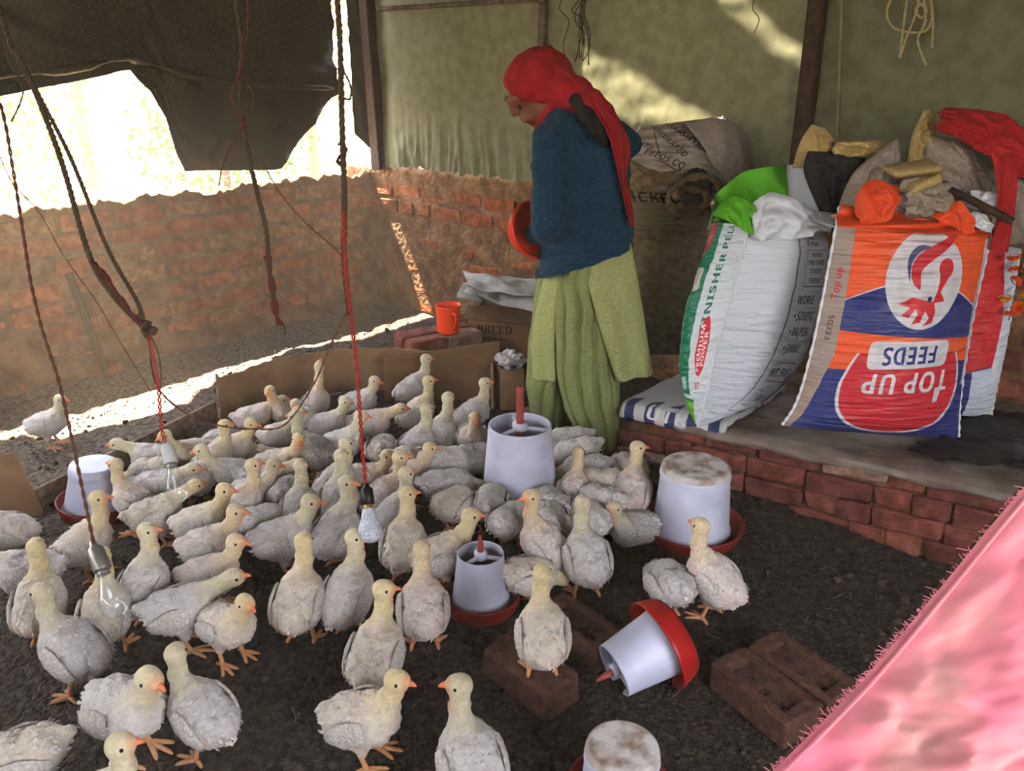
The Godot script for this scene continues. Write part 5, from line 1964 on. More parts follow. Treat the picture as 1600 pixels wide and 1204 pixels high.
func woman() -> void:
	var base := wp(900, 690, 0.0)
	base.y = 0.0
	var o := thing("person", "person in teal sweater, red headscarf and pale green suit, head bowed over a bowl", "person", base)
	var up := Vector3.UP
	# joints
	var neck := wp(878, 192, 0.03)
	var chest_l := wp(890, 235, 0.03)
	var chest_r := wp(938, 232, 0.04)
	var hip_l := wp(893, 405, 0.04)
	var hip_r := wp(945, 398, 0.05)
	var sh_l := wp(861, 218, -0.03)
	var el_l := wp(857, 350, -0.085)
	var wr_l := wp(836, 366, 0.11)
	var sh_r := wp(945, 205, 0.05)
	var el_r := wp(977, 222, 0.09)
	var wr_r := wp(862, 345, 0.27)
	var knee_l := wp(925, 560, 0.0)
	var ank_l := wp(942, 690, 0.0)
	var knee_r := wp(868, 545, 0.14)
	var ank_r := wp(862, 652, 0.16)
	ank_l.y = 0.07
	ank_r.y = 0.07
	var toe := (-aside() * 0.75 + ahead() * 0.66).normalized()
	var skull := wp(834, 130, 0.09)
	# one continuous body
	var g := skin([
		[chest_l, hip_l, 0.075, 0.062], [chest_r, hip_r, 0.075, 0.062], [neck, (chest_l + chest_r) / 2, 0.045, 0.06],
		[sh_l, el_l, 0.048, 0.038], [el_l, wr_l, 0.036, 0.025], [sh_r, el_r, 0.048, 0.040], [el_r, wr_r, 0.038, 0.025],
		[hip_l, knee_l, 0.062, 0.05], [knee_l, ank_l, 0.052, 0.035], [hip_r, knee_r, 0.062, 0.05], [knee_r, ank_r, 0.052, 0.035],
		[ank_l, ank_l + toe * 0.14 - up * 0.045, 0.036, 0.022], [ank_r, ank_r + toe * 0.14 - up * 0.045, 0.036, 0.022],
		[neck, wp(858, 162, 0.07), 0.052, 0.048]], 0.012, 0.012)
	# head: skull, jaw, nose, lips, brow on a finer grid
	g.add(skin([[skull, wp(842, 122, 0.09), 0.082, 0.085], [wp(822, 148, 0.10), wp(832, 178, 0.10), 0.060, 0.036], [wp(836, 182, 0.10), wp(838, 186, 0.10), 0.028, 0.024],
		[wp(800, 160, 0.085), wp(803, 176, 0.085), 0.013, 0.013], [wp(797, 157, 0.085), wp(812, 152, 0.04), 0.012, 0.010], [wp(818, 184, 0.085), wp(822, 187, 0.07), 0.013, 0.011],
		[wp(846, 165, 0.08), wp(862, 172, 0.06), 0.05, 0.048], [wp(856, 148, 0.02), wp(858, 156, 0.02), 0.014, 0.010]], 0.005, 0.007))
	var hf := (wp(826, 360, 0.17) - wr_l).normalized()
	var hp := (aside() * 0.7 - up * 0.5).normalized()
	hp = (hp - hf * hp.dot(hf)).normalized()
	g.add(skin(hand_bones(wr_l, hf, hp, 0.45, false) + [[el_l.lerp(wr_l, 0.7), wr_l, 0.029, 0.023]], 0.0034, 0.004))
	var rf := (-aside() * 0.9 + ahead() * 0.3 + up * 0.1).normalized()
	var rp := (-ahead() * 0.9 - up * 0.3)
	rp = (rp - rf * rp.dot(rf)).normalized()
	g.add(skin(hand_bones(wr_r, rf, rp, 0.4, true) + [[el_r.lerp(wr_r, 0.7), wr_r, 0.029, 0.023]], 0.0034, 0.004))
	part("body", moved(g, base), M["skin"], o)
	for k in 2:
		var e := Geo.new()
		e.add(crumple(Vector3.ONE * 0.007, 3, 0.0, 1.0, 10))
		part("eye", e, M["eye"], o, Transform3D(Basis(), wp([812, 803][k], [167, 165][k], [0.050, 0.12][k]) - base))
	# hair: forelock under the scarf and the braid on the back
	g = skin([[wp(793, 155, 0.10), wp(814, 157, 0.05), 0.012, 0.009]], 0.004, 0.004)
	part("hair", moved(g, base), M["hair"], o)
	g = Geo.new()
	g.add(skin([[wp(900, 157, -0.055), wp(920, 182, -0.082), 0.024, 0.028], [wp(920, 182, -0.082), wp(934, 205, -0.09), 0.029, 0.026], [wp(934, 205, -0.09), wp(944, 224, -0.088), 0.026, 0.014]], 0.006, 0.006))
	rough(g, noise_of(38.0, 2, 6), 0.006)
	part("braid", moved(g, base), M["hair"], o)
	# sweater
	g = skin([[chest_l, hip_l, 0.104, 0.112], [chest_r, hip_r, 0.102, 0.112], [wp(912, 300, 0.02), wp(918, 430, 0.03), 0.10, 0.112], [wp(882, 205, 0.02), wp(925, 205, 0.02), 0.075, 0.07],
		[neck, wp(884, 205, 0.03), 0.062, 0.075], [sh_l, el_l, 0.066, 0.060], [el_l, wr_l, 0.056, 0.040], [sh_r, el_r, 0.064, 0.056], [el_r, wr_r, 0.052, 0.036],
		[hip_l, wp(884, 440, 0.03), 0.112, 0.105], [hip_r, wp(955, 420, 0.05), 0.11, 0.10]], 0.0115, 0.006)
	var hem := (wp(990, 386) - wp(855, 427)).normalized().cross(ahead()).normalized()
	if hem.y > 0.0:
		hem = -hem
	clamp_below(g, wp(855, 427), hem)
	rough(g, noise_of(9.0, 3, 8), 0.010)
	rough(g, noise_of(30.0, 2, 9), 0.003)
	part("sweater", moved(g, base), M["knit_teal"], o)
	# loose trousers, one leg before the other
	var leg := loft([[400, 868, 955, 0.02, 0.085], [500, 864, 950, 0.01, 0.10], [590, 872, 966, 0.0, 0.12], [640, 884, 968, 0.0, 0.10], [690, 910, 963, 0.0, 0.075], [716, 925, 958, 0.0, 0.055]], 0.14, 11.0, 3, base)
	part("trousers", leg, M["salwar"], o)
	leg = loft([[430, 840, 905, 0.12, 0.10], [540, 826, 895, 0.14, 0.12], [600, 822, 888, 0.15, 0.12], [640, 828, 884, 0.16, 0.09], [668, 838, 880, 0.16, 0.06]], 0.11, 8.0, 4, base)
	part("trousers", leg, M["salwar"], o)
	# tunic: back panel and front panel, split at the side
	var nz := noise_of(2.6, 2, 12)
	g = Geo.new()
	var ys := [380.0, 420.0, 480.0, 540.0, 592.0]
	g.sheet(sheet_rows(30, 40, func(u, v):
		var py := lerpf(380.0, lerpf(594.0, 578.0, clampf(u * 1.6, 0, 1)), v)
		var pa := wp(lut(ys, [895, 913, 928, 945, 962], py), py, lerpf(-0.045, -0.095, clampf(v * 2.5, 0, 1)))
		var pb := wp(lut(ys, [986, 993, 1003, 1012, 1021], py), py, -0.02)
		var pc := wp(lut(ys, [975, 985, 996, 1004, 1008], py), py, 0.20)
		var q: Vector3 = pa.lerp(pb, u / 0.6) if u < 0.6 else pb.lerp(pc, (u - 0.6) / 0.4)
		q += -ahead() * (0.045 * clampf(v * 3.0, 0, 1) * sin(PI * minf(1.0, u / 0.75)) + 0.016 * sin(u * 15.0 + nz.get_noise_2d(v, 1.0) * 2.0) * v)
		return q - base), 0.003)
	part("tunic_back", g, M["tunic"], o)
	g = Geo.new()
	g.sheet(sheet_rows(22, 40, func(u, v):
		var py := lerpf(400.0, lerpf(582.0, 594.0, u), v)
		var pa := wp(lut(ys, [872, 846, 836, 828, 834], py), py, 0.22)
		var pb := wp(lut(ys, [858, 852, 838, 829, 833], py), py, 0.07)
		var pc := wp(lut(ys, [880, 876, 868, 866, 868], py), py, -0.03)
		var q: Vector3 = pa.lerp(pb, u / 0.4) if u < 0.4 else pb.lerp(pc, (u - 0.4) / 0.6)
		q += -ahead() * (0.03 * sin(PI * clampf((u - 0.3) / 0.7, 0, 1)) + 0.010 * sin(u * 14.0 + 1.0) * v)
		return q - base), 0.003)
	part("tunic_front", g, M["tunic"], o)
	# headscarf: hood, knot under the chin, drape down the back
	g = skin([[wp(832, 124, 0.09), wp(846, 118, 0.085), 0.097, 0.099], [wp(850, 122, 0.07), wp(884, 142, 0.02), 0.088, 0.062], [wp(884, 142, 0.02), wp(922, 164, -0.045), 0.060, 0.040], [wp(922, 158, -0.05), wp(958, 196, -0.06), 0.036, 0.030], [wp(905, 138, -0.01), wp(950, 178, -0.04), 0.036, 0.026]], 0.009, 0.010)
	var edge := (wp(868, 160, 0.0) - wp(784, 152, 0.0)).normalized()
	var down := edge.cross(ahead()).normalized()
	if down.y > 0.0:
		down = -down
	var hood_l := wp(800, 158, 0.05)
	for i in g.v.size():
		var s := (g.v[i] - hood_l).dot(down)
		if s > 0.0 and (g.v[i] - wp(872, 160, 0.0)).dot(aside()) < 0.0:
			g.v[i] -= down * s
	rough(g, noise_of(9.0, 2, 17), 0.008)
	var stretch := noise_of(14.0, 3, 18)
	rough(g, stretch, 0.009)
	part("headscarf", moved(g, base), M["scarf"], o)
	g = skin([[wp(868, 158, 0.0), wp(852, 182, 0.03), 0.022, 0.016], [wp(852, 182, 0.03), wp(838, 196, 0.10), 0.016, 0.014]], 0.006, 0.006)
	part("headscarf_wrap", moved(g, base), M["scarf"], o)
	var la := curve_of([wp(918, 160, -0.085), wp(944, 200, -0.10), wp(958, 236, -0.10), wp(968, 275, -0.095), wp(977, 315, -0.085), wp(985, 353, -0.08)], 40)
	var lb := curve_of([wp(952, 172, -0.05), wp(978, 208, -0.045), wp(985, 238, -0.06), wp(979, 272, -0.075), wp(988, 315, -0.06), wp(990, 350, -0.065)], 40)
	g = Geo.new()
	g.sheet(sheet_rows(16, 40, func(u, v):
		var i := int(round(v * 40))
		return la[i].lerp(lb[i], u) - ahead() * (0.012 * sin(u * 13.0 + v * 4.0) * (1.0 - 0.3 * v) + 0.02 * sin(PI * u)) - base), 0.004)
	part("headscarf_tail", g, M["scarf"], o)
	g = Geo.new()
	var wc := wr_l.lerp(el_l, 0.04)
	var wd := (wr_l - el_l).normalized()
	var sx := wd.cross(up).normalized()
	var ring := []
	for i in 25:
		ring.append(wc + (sx * cos(TAU * i / 24) + sx.cross(wd) * sin(TAU * i / 24)) * 0.033 - base)
	g.tube(PackedVector3Array(ring), 0.0035, 6)
	part("bangle", g, M["brass"], o)
	# the bowl, mouth towards her and us
	var axis := (aside() * 0.62 - ahead() * 0.66 + up * 0.30).normalized()
	var bs := axis.cross(up).normalized()
	var bb := Basis(bs, axis, bs.cross(axis))
	var bc := wp(824, 362, 0.10)
	var bowl := thing("bowl", "red plastic bowl held on its side at the woman's waist", "bowl", bc - axis * 0.04, bb)
	g = Geo.new()
	g.lathe([Vector2(0.098, 0.078), Vector2(0.106, 0.082), Vector2(0.112, 0.078), Vector2(0.106, 0.070), Vector2(0.098, 0.05), Vector2(0.080, 0.018), Vector2(0.058, 0.0), Vector2(0, 0)], 48)
	g.lathe([Vector2(0, 0.006), Vector2(0.055, 0.007), Vector2(0.076, 0.022), Vector2(0.093, 0.052), Vector2(0.098, 0.078)], 48)
	part("basin", g, M["bowl_red"], bowl)

# ---------------------------------------------------------------- chicks: local +x is forwards, feet on y = 0
# [pitch of the trunk, neck rise, neck reach, head yaw, head pitch, trunk height]
const POSES := {
	"plain": [12.0, 0.078, 0.038, 0.0, -8.0, 0.117], "plain_left": [12.0, 0.080, 0.032, 55.0, -8.0, 0.117], "plain_right": [12.0, 0.080, 0.032, -55.0, -8.0, 0.117],
	"tall": [30.0, 0.098, 0.016, 0.0, 2.0, 0.121], "tall_left": [30.0, 0.098, 0.014, 65.0, 0.0, 0.121], "tall_right": [30.0, 0.098, 0.014, -65.0, 0.0, 0.121], "skyward": [36.0, 0.130, 0.012, 10.0, 50.0, 0.120],
	"reach": [4.0, 0.036, 0.084, 8.0, -4.0, 0.114], "peck": [-8.0, -0.048, 0.060, 0.0, -55.0, 0.114], "rest": [8.0, 0.066, 0.030, 20.0, -10.0, 0.060],
}
var chick_kit := {}

func make_chick(pose: String) -> Dictionary:
	var q: Array = POSES[pose]
	var a := Vector3(cos(deg_to_rad(q[0])), sin(deg_to_rad(q[0])), 0)
	var c := Vector3(0, q[5], 0)
	var sit: bool = q[5] < 0.08
	var rump := c - a * 0.040
	var chest := c + a * 0.030 - Vector3(0, 0.004, 0)
	var hd := Vector3(cos(deg_to_rad(q[4])) * cos(deg_to_rad(q[3])), sin(deg_to_rad(q[4])), -cos(deg_to_rad(q[4])) * sin(deg_to_rad(q[3])))
	var root := chest + Vector3(0.016, 0.026, 0) if q[1] > 0.0 else chest + Vector3(0.03, 0.0, 0)
	var head := chest + Vector3(0.016 + q[2], 0.022 + q[1], 0)
	var mid := root.lerp(head, 0.5) + Vector3(-0.004, 0, 0) + (Vector3(0.012, 0.0, 0) if q[1] < 0.1 and q[1] > 0.05 else Vector3.ZERO)
	var tail := rump - a * 0.026 + Vector3(0, 0.012, 0)
	var bones := [[rump, chest, 0.040, 0.0455], [c - a * 0.01 + Vector3(0, -0.022, 0), chest + Vector3(-0.012, -0.018, 0), 0.034, 0.034], [tail, tail - a * 0.024 + Vector3(0, 0.010, 0), 0.015, 0.013],
		[chest + Vector3(0.004, 0.012, 0), root, 0.035, 0.0240], [root, mid, 0.0215, 0.0158], [mid, head, 0.0152, 0.0148], [head - hd * 0.006, head + hd * 0.006, 0.0168, 0.0142], [head + hd * 0.008, head + hd * 0.014, 0.0110, 0.0085]]
	for s in [-1.0, 1.0]:
		bones.append([rump + Vector3(0.0, 0.0, 0.016 * s), chest + Vector3(-0.008, 0, 0.016 * s), 0.036, 0.041])
		if not sit:
			bones.append([c + Vector3(-0.008, -0.026, 0.026 * s), c + Vector3(0.004, -0.062, 0.028 * s), 0.024, 0.0115])
	var g := skin(bones, 0.0058, 0.008)
	rough(g, noise_of(42.0, 3, 5), 0.0036, func(p): return 0.2 if p.distance_to(head) < 0.034 else 1.0)
	rough(g, noise_of(24.0, 2, 7), 0.005, func(p): return 0.1 if p.distance_to(head) < 0.04 else 1.0)
	rough(g, noise_of(140.0, 2, 6), 0.0012, func(p): return 0.1 if p.distance_to(head) < 0.034 else 1.0)
	var dirt := noise_of(22.0, 3, 9)
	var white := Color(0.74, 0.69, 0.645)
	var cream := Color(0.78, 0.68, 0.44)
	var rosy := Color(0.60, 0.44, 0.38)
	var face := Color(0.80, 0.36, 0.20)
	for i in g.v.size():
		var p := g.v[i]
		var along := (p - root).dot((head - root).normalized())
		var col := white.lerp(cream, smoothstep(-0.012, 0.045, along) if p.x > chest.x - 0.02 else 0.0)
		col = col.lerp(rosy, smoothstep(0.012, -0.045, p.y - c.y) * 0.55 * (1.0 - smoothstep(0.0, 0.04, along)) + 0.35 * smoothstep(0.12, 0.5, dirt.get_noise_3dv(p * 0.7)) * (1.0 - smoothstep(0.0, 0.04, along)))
		col = col.lerp(Color(0.62, 0.57, 0.53), (0.45 if p.distance_to(head) > 0.05 else 0.0) * smoothstep(0.05, 0.5, dirt.get_noise_3dv(p + Vector3(3, 1, 2))))
		col = col.lerp(face, smoothstep(0.010, 0.020, (p - head).dot(hd)) * 0.6 if p.distance_to(head) < 0.05 else 0.0)
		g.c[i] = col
	# shanks and toes
	if not sit:
		for s in [-1.0, 1.0]:
			var leg := Geo.new()
			leg.col = Color(0.72, 0.36, 0.17)
			var hock := Vector3(-0.006, q[5] - 0.058, 0.029 * s)
			var foot := Vector3(0.010, 0.009, 0.031 * s)
			leg.tube(curve_of([hock + Vector3(0.006, 0.016, 0), hock, hock.lerp(foot, 0.6), foot], 7), [0.0085, 0.0075, 0.0065, 0.0058, 0.0056, 0.0056, 0.006, 0.0065], 7)
			for k in 4:
				var an: float = [-0.55, 0.0, 0.55, PI - 0.3 * s][k] + 0.12 * s
				var ln: float = [0.044, 0.054, 0.044, 0.024][k]
				var d := Vector3(cos(an), 0, sin(an))
				leg.tube(PackedVector3Array([foot + Vector3(0, 0.001, 0), foot + d * ln * 0.5 + Vector3(0, -0.0015, 0), foot + d * ln * 0.85 + Vector3(0, -0.005, 0), foot + d * ln + Vector3(0, -0.008, 0)]), [0.0064, 0.0052, 0.0044, 0.0020], 6)
			g.add(leg)
	var kit := {"body": g.mesh(), "head": head, "hd": hd}
	# loose feathers that lift off the down
	var fe := Geo.new()
	var r := RandomNumberGenerator.new()
	r.seed = 11
	var nv := g.v.size()
	var made := 0
	while made < 190:
		var p := g.v[r.randi_range(0, nv - 1)]
		var near_axis := c + a * clampf((p - c).dot(a), -0.05, 0.035)
		var out := (p - near_axis).normalized()
		if p.distance_to(root) < 0.035 or (p - root).dot((head - root).normalized()) > 0.004 and p.x > chest.x - 0.01 or p.y < c.y - 0.045:
			made += 1 if r.randf() < 0.02 else 0
			continue
		made += 1
		var back := (-a + Vector3(r.randf_range(-0.35, 0.35), r.randf_range(-0.5, 0.2), r.randf_range(-0.35, 0.35))).normalized()
		back = (back - out * back.dot(out)).normalized()
		var sd := back.cross(out).normalized()
		var ln := r.randf_range(0.008, 0.016)
		var w := ln * r.randf_range(0.22, 0.34)
		var lift := r.randf_range(0.02, 0.26)
		var i0 := fe.p(p - out * 0.001 - sd * w * 0.4)
		var i1 := fe.p(p - out * 0.001 + sd * w * 0.4)
		var m := p + back * ln * 0.55 + out * (0.002 + ln * lift * 0.35)
		var i2 := fe.p(m + sd * w)
		var i3 := fe.p(m - sd * w)
		var i4 := fe.p(p + back * ln + out * (0.001 + ln * lift))
		fe.quad(i0, i1, i2, i3)
		fe.tri(i3, i2, i4)
	kit["feathers"] = fe.mesh(false)
	# wings folded on the flanks, their trailing edge in three feather tips
	for s in [-1.0, 1.0]:
		var wg := Geo.new()
		var up := Vector3(-a.y, a.x, 0)
		var rows := sheet_rows(14, 8, func(u, v):
			var x := lerpf(0.028, -0.060, u)
			var half := 0.021 * sin(PI * clampf(0.12 + u * 0.80, 0, 1)) + 0.004
			var y: float = 0.012 - 0.018 * u + lerpf(half, -half, v) - 0.006 * absf(sin(u * PI * 2.5)) * v
			var q2: Vector3 = c + a * x + up * y
			var rr := 0.0600 * sqrt(maxf(0.05, 1.0 - pow((x + 0.004) / 0.088, 2.0) - pow((y - 0.0) / 0.062, 2.0)))
			return q2 + Vector3(0, 0, s * (rr + 0.004 * sin(PI * v) - 0.001)))
		if s > 0.0:
			wg.sheet(rows, 0.006)
		else:
			for rw in rows:
				rw.reverse()
			wg.sheet(rows, 0.006)
		rough(wg, noise_of(60.0, 2, 15), 0.0022)
		kit["wing_l" if s < 0.0 else "wing_r"] = wg.mesh()
	var bk := Geo.new()
	var b0 := head + hd * 0.0165
	bk.tube(PackedVector3Array([b0, b0 + hd * 0.010, b0 + hd * 0.020 + Vector3(0, -0.0025, 0), b0 + hd * 0.024 + Vector3(0, -0.0055, 0)]), [0.0088, 0.0072, 0.0038, 0.0010], 8)
	kit["beak"] = bk.mesh()
	var side := hd.cross(Vector3.UP).normalized()
	for s in [-1.0, 1.0]:
		var ey := Geo.new()
		ey.lathe([Vector2(0, 0.0042), Vector2(0.003, 0.003), Vector2(0.0042, 0), Vector2(0.003, -0.003), Vector2(0, -0.0042)], 10)
		var m2: ArrayMesh = ey.mesh()
		kit["eye_l" if s < 0.0 else "eye_r"] = [m2, head + hd * 0.006 + side * 0.0192 * s + Vector3(0, 0.004, 0)]
	return kit

func chick(pose: String, label: String, at: Vector3, turn: float, size: float) -> Node3D:
	if not chick_kit.has(pose):
		var o := Node3D.new()
		var kit := make_chick(pose)
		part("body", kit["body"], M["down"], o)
		tag(part("feathers", kit["feathers"], M["feather"], o), "", "", "", "stuff")
		part("wing", kit["wing_l"], M["wing_feather"], o)
		part("wing", kit["wing_r"], M["wing_feather"], o)
		part("beak", kit["beak"], M["beak"], o)
		for e in ["eye_l", "eye_r"]:
			part("eye", kit[e][0], M["eye"], o, Transform3D(Basis(), kit[e][1]))
		chick_kit[pose] = o
	var r: Node3D = chick_kit[pose].duplicate()
	r.name = numbered("chick")
	add_child(r)
	r.transform = Transform3D(Basis(Vector3.UP, turn) * Basis(Vector3.BACK, rng.randf_range(-0.06, 0.06)).scaled(Vector3.ONE * size), at)
	r.get_node("body").material_override = M[["down", "down_warm", "down_grey", "down_rosy"][rng.randi_range(0, 3)]]
	tag(r, label, "chick", "white chicks on the litter floor")
	return r

# [trunk px, trunk py, heading in degrees as seen on the ground (0 right, 90 away, 180 left), pose, size, label]
func chick_list() -> Array:
	return [
		[75, 660, 0, "plain", 0.92, "chick alone beyond the plank, walking in the bright strip of sun"],
		[8, 828, 185, "plain", 1.0, "chick cut by the frame beside the upright cardboard flap"],
		[642, 602, 20, "tall", 0.98, "stretching chick nearest the orange mug, against the cardboard fence"],
		[652, 640, 15, "tall", 0.98, "stretching chick just below the one nearest the orange mug"],
		[562, 626, -15, "plain", 0.95, "chick right beside the twisted red wire, close to the fence"],
		[490, 630, 70, "skyward", 0.92, "thin-necked chick pointing its beak straight up before the fence"],
		[452, 640, 205, "plain_left", 0.95, "chick facing the camera before the cardboard fence"],
		[398, 650, 20, "reach", 0.90, "chick in the fence's corner shade with its tail to the camera"],
		[428, 678, 5, "plain", 0.92, "chick under the sagging brown wire, beak lifted right"],
		[507, 658, -5, "plain", 0.95, "chick looking right just below the one pointing straight up"],
		[478, 655, 265, "plain", 0.90, "small chick peering at the camera between two profile chicks"],
		[578, 657, 0, "reach", 1.0, "chick craning forward low, right of the twisted red wire"],
		[535, 690, 0, "plain", 1.02, "plump chick crossed by the twisted red wire at its head"],
		[496, 706, 165, "tall", 1.0, "upright fluffy chick looking left, its long pale thighs showing"],
		[597, 704, 92, "peck", 0.95, "round chick back without a head showing, below the craning one"],
		[414, 706, 175, "rest", 0.95, "brownish shaded chick lying under the sagging wire"],
		[430, 722, 350, "plain_right", 0.97, "chick hunched with its chin on its breast, beside the brownish one"],
		[362, 694, 0, "plain", 0.95, "cream chick in clear profile in front of the fence's end"],
		[330, 712, 25, "tall", 0.95, "yellow-necked chick just left of the cream profile one"],
		[300, 704, 230, "plain", 0.95, "white chick with bowed head right of the glass bulb's holder"],
		[350, 684, 60, "peck", 0.88, "white back of a chick hidden behind the yellow-necked one"],
		[362, 738, 195, "plain", 0.95, "chick looking down left with rough grey back feathers"],
		[393, 740, 5, "reach", 0.97, "smooth white chick with its head behind the hunched one"],
		[314, 742, 110, "peck", 0.97, "brown-grey chick backside right of the hanging glass bulb"],
		[238, 708, 185, "reach", 0.95, "white chick facing the pale plank, farther one of the pair"],
		[238, 730, 175, "peck", 0.95, "white chick back between the pair that face the left drinker"],
		[216, 774, 165, "tall", 0.95, "yellow-headed chick leaning to the left drinker"],
		[249, 757, 0, "reach", 0.97, "chick seen through the hanging clear glass bulb near the plank"],
		[245, 798, 30, "reach", 1.0, "large chick with its head behind the clear bulb's tip"],
		[316, 814, 2, "plain", 1.02, "chick in full profile looking right, first below the clear bulb"],
		[327, 850, 5, "plain", 1.02, "chick in profile with a white tail tuft, middle of three in a column"],
		[326, 895, 0, "plain", 1.02, "rough-backed chick with tail tuft, lowest of three in a column"],
		[285, 948, 15, "reach", 1.08, "stocky chick craning forward in front of the three profile chicks"],
		[352, 972, -35, "plain", 0.98, "chick striding to the right with both orange feet spread"],
		[390, 796, 20, "tall", 0.98, "chick with neck raised between the profile chick and the big one"],
		[392, 766, 5, "plain", 0.95, "chick behind the raised neck, only face and back showing"],
		[448, 768, 85, "peck", 0.95, "white-backed chick with its face turned away, by a yellow nape"],
		[462, 798, 90, "tall", 0.97, "yellow nape of a chick seen straight from behind the big profile one"],
		[424, 804, 40, "peck", 0.97, "grey rump between the raised neck and the big profile chick"],
		[442, 836, 5, "plain", 1.10, "big profile chick with red-tipped beak left of the milky bulb"],
		[522, 832, 55, "tall_right", 1.05, "chick turned away, back to us, right under the milky bulb's left side"],
		[502, 788, 85, "tall", 1.0, "chick with long yellow nape and white back above the milky bulb's left"],
		[533, 760, 50, "tall", 0.98, "yellowish chick between the long nape and the wire's end"],
		[558, 752, -20, "plain", 0.98, "chick whose face touches the red wire's end above the bulb holder"],
		[600, 776, 5, "tall", 1.0, "yellow-headed chick right behind the milky bulb's neck"],
		[634, 744, 15, "plain", 0.95, "chick in shade behind the yellow-headed one, looking right"],
		[614, 810, 35, "tall", 1.0, "chick with long straight neck looking right beside the dark gap"],
		[632, 852, 82, "tall_right", 1.02, "white chick seen from behind, tail to us, beneath the long neck"],
		[690, 862, 15, "plain", 1.06, "chick with pinkish flank looking up to the small hopper's stick"],
		[661, 950, 95, "tall", 1.02, "chick standing clear with its nape to us left of the small red tray"],
		[470, 938, 82, "tall", 1.06, "chick with back to us, left one of two standing side by side"],
		[536, 928, 70, "tall_right", 1.06, "chick with back to us, right one of two standing side by side"],
		[584, 1018, 75, "tall_right", 1.06, "chick seen from behind alone below the side-by-side pair"],
		[570, 1120, -12, "plain", 1.05, "chick in profile nearest the bottom edge, grey wing and pink beak"],
		[192, 1102, -28, "plain", 1.16, "largest chick, strong pink face turned down to the right"],
		[318, 1112, 150, "tall_right", 1.0, "chick looking back over its shoulder right of the largest one"],
		[118, 1010, 155, "tall", 1.08, "chick with long yellow neck turned left, tail toward the glass bulb"],
		[164, 956, 100, "tall", 1.0, "chick seen through the nearest hanging clear bulb"],
		[60, 942, 100, "tall", 1.02, "chick with its nape to us at left, feet on bare dirt"],
		[42, 888, 190, "reach", 1.05, "chick stretched out left behind the bare-dirt one, tail sticking right"],
		[222, 914, 80, "tall_right", 1.04, "chick with a vivid orange face turned sideways right of the clear bulb"],
		[130, 842, 12, "tall", 1.04, "chick standing in front of the left drinker"],
		[30, 1180, 200, "peck", 1.0, "fluffy rump at the bottom left corner"],
		[150, 1262, 15, "tall", 1.05, "chick of which only the head shows at the bottom edge"],
		[738, 1190, 112, "tall_left", 1.06, "chick at the bottom edge beside the nearest drinker, neck stretched"],
		[848, 988, 92, "tall", 0.96, "chick standing on the dull brick"],
		[918, 872, 100, "tall", 1.05, "upright chick with nape to us between the tall hopper and the dusty drinker"],
		[828, 866, 140, "tall_left", 1.05, "chick with a pink bare rump facing left behind the small hopper"],
		[797, 886, 20, "peck", 0.95, "half-hidden chick right behind the small hopper's stick"],
		[968, 812, 205, "rest", 1.0, "small chick lying with pink face beside the dusty drinker's tray"],
		[1000, 774, 70, "tall_right", 1.0, "chick by the dusty drinker with its head bent down right"],
		[980, 730, 120, "peck", 0.95, "yellowish back between the woman's leg and the dusty drinker"],
		[1106, 902, 135, "tall", 1.05, "chick stretching before the dusty drinker with its tail tuft right"],
		[1056, 908, 108, "peck", 1.0, "round white rump in front of the dusty drinker"],
		[736, 644, 15, "tall", 0.98, "blurred chick lifting its head by the folded cardboard"],
		[660, 694, 45, "tall", 1.0, "chick with dark-edged back feathers left in the hopper crowd"],
		[690, 684, 60, "tall", 1.0, "chick raising its head in the middle of the hopper crowd"],
		[722, 684, 285, "plain", 0.98, "small-faced chick looking at us over the hopper crowd"],
		[700, 722, 25, "peck", 1.05, "broad dusty pink back in the hopper crowd"],
		[738, 716, 25, "peck", 1.0, "back pressed against the tall hopper's left side"],
		[652, 720, 12, "peck", 0.98, "leftmost rump of the hopper crowd with a white tail"],
		[702, 760, 20, "peck", 1.05, "ragged white chick feeding, tail feathers spread left over the dark gap"],
		[722, 788, 60, "peck", 1.0, "feeding chick with an untidy rump right of the ragged white one"],
		[764, 784, 85, "peck", 1.0, "white-winged back directly before the tall hopper's tray"],
		[801, 808, 65, "peck", 1.0, "flat white back behind the small hopper's stick"],
		[853, 808, 100, "peck", 1.04, "round rump on one leg before the tall hopper"],
		[834, 752, 75, "tall", 0.92, "scruffy pink half-bare chick pressed upright on the tall hopper"],
		[890, 692, 185, "peck", 0.98, "back nearest the woman's foot at the hopper's right"],
		[905, 712, 188, "peck", 1.0, "second back from the woman's foot at the hopper's right"],
		[920, 736, 178, "peck", 1.0, "third back from the woman's foot at the hopper's right"],
		[918, 756, 160, "peck", 1.02, "whitest wing in the row at the hopper's right"],
		[895, 774, 135, "peck", 1.0, "fifth back of the row at the hopper's right, in shade"],
		[930, 796, 110, "peck", 1.0, "grey rump half behind the upright nape chick"],
		[873, 776, 120, "peck", 0.98, "shaded back under the scruffy pink chick"],
	]

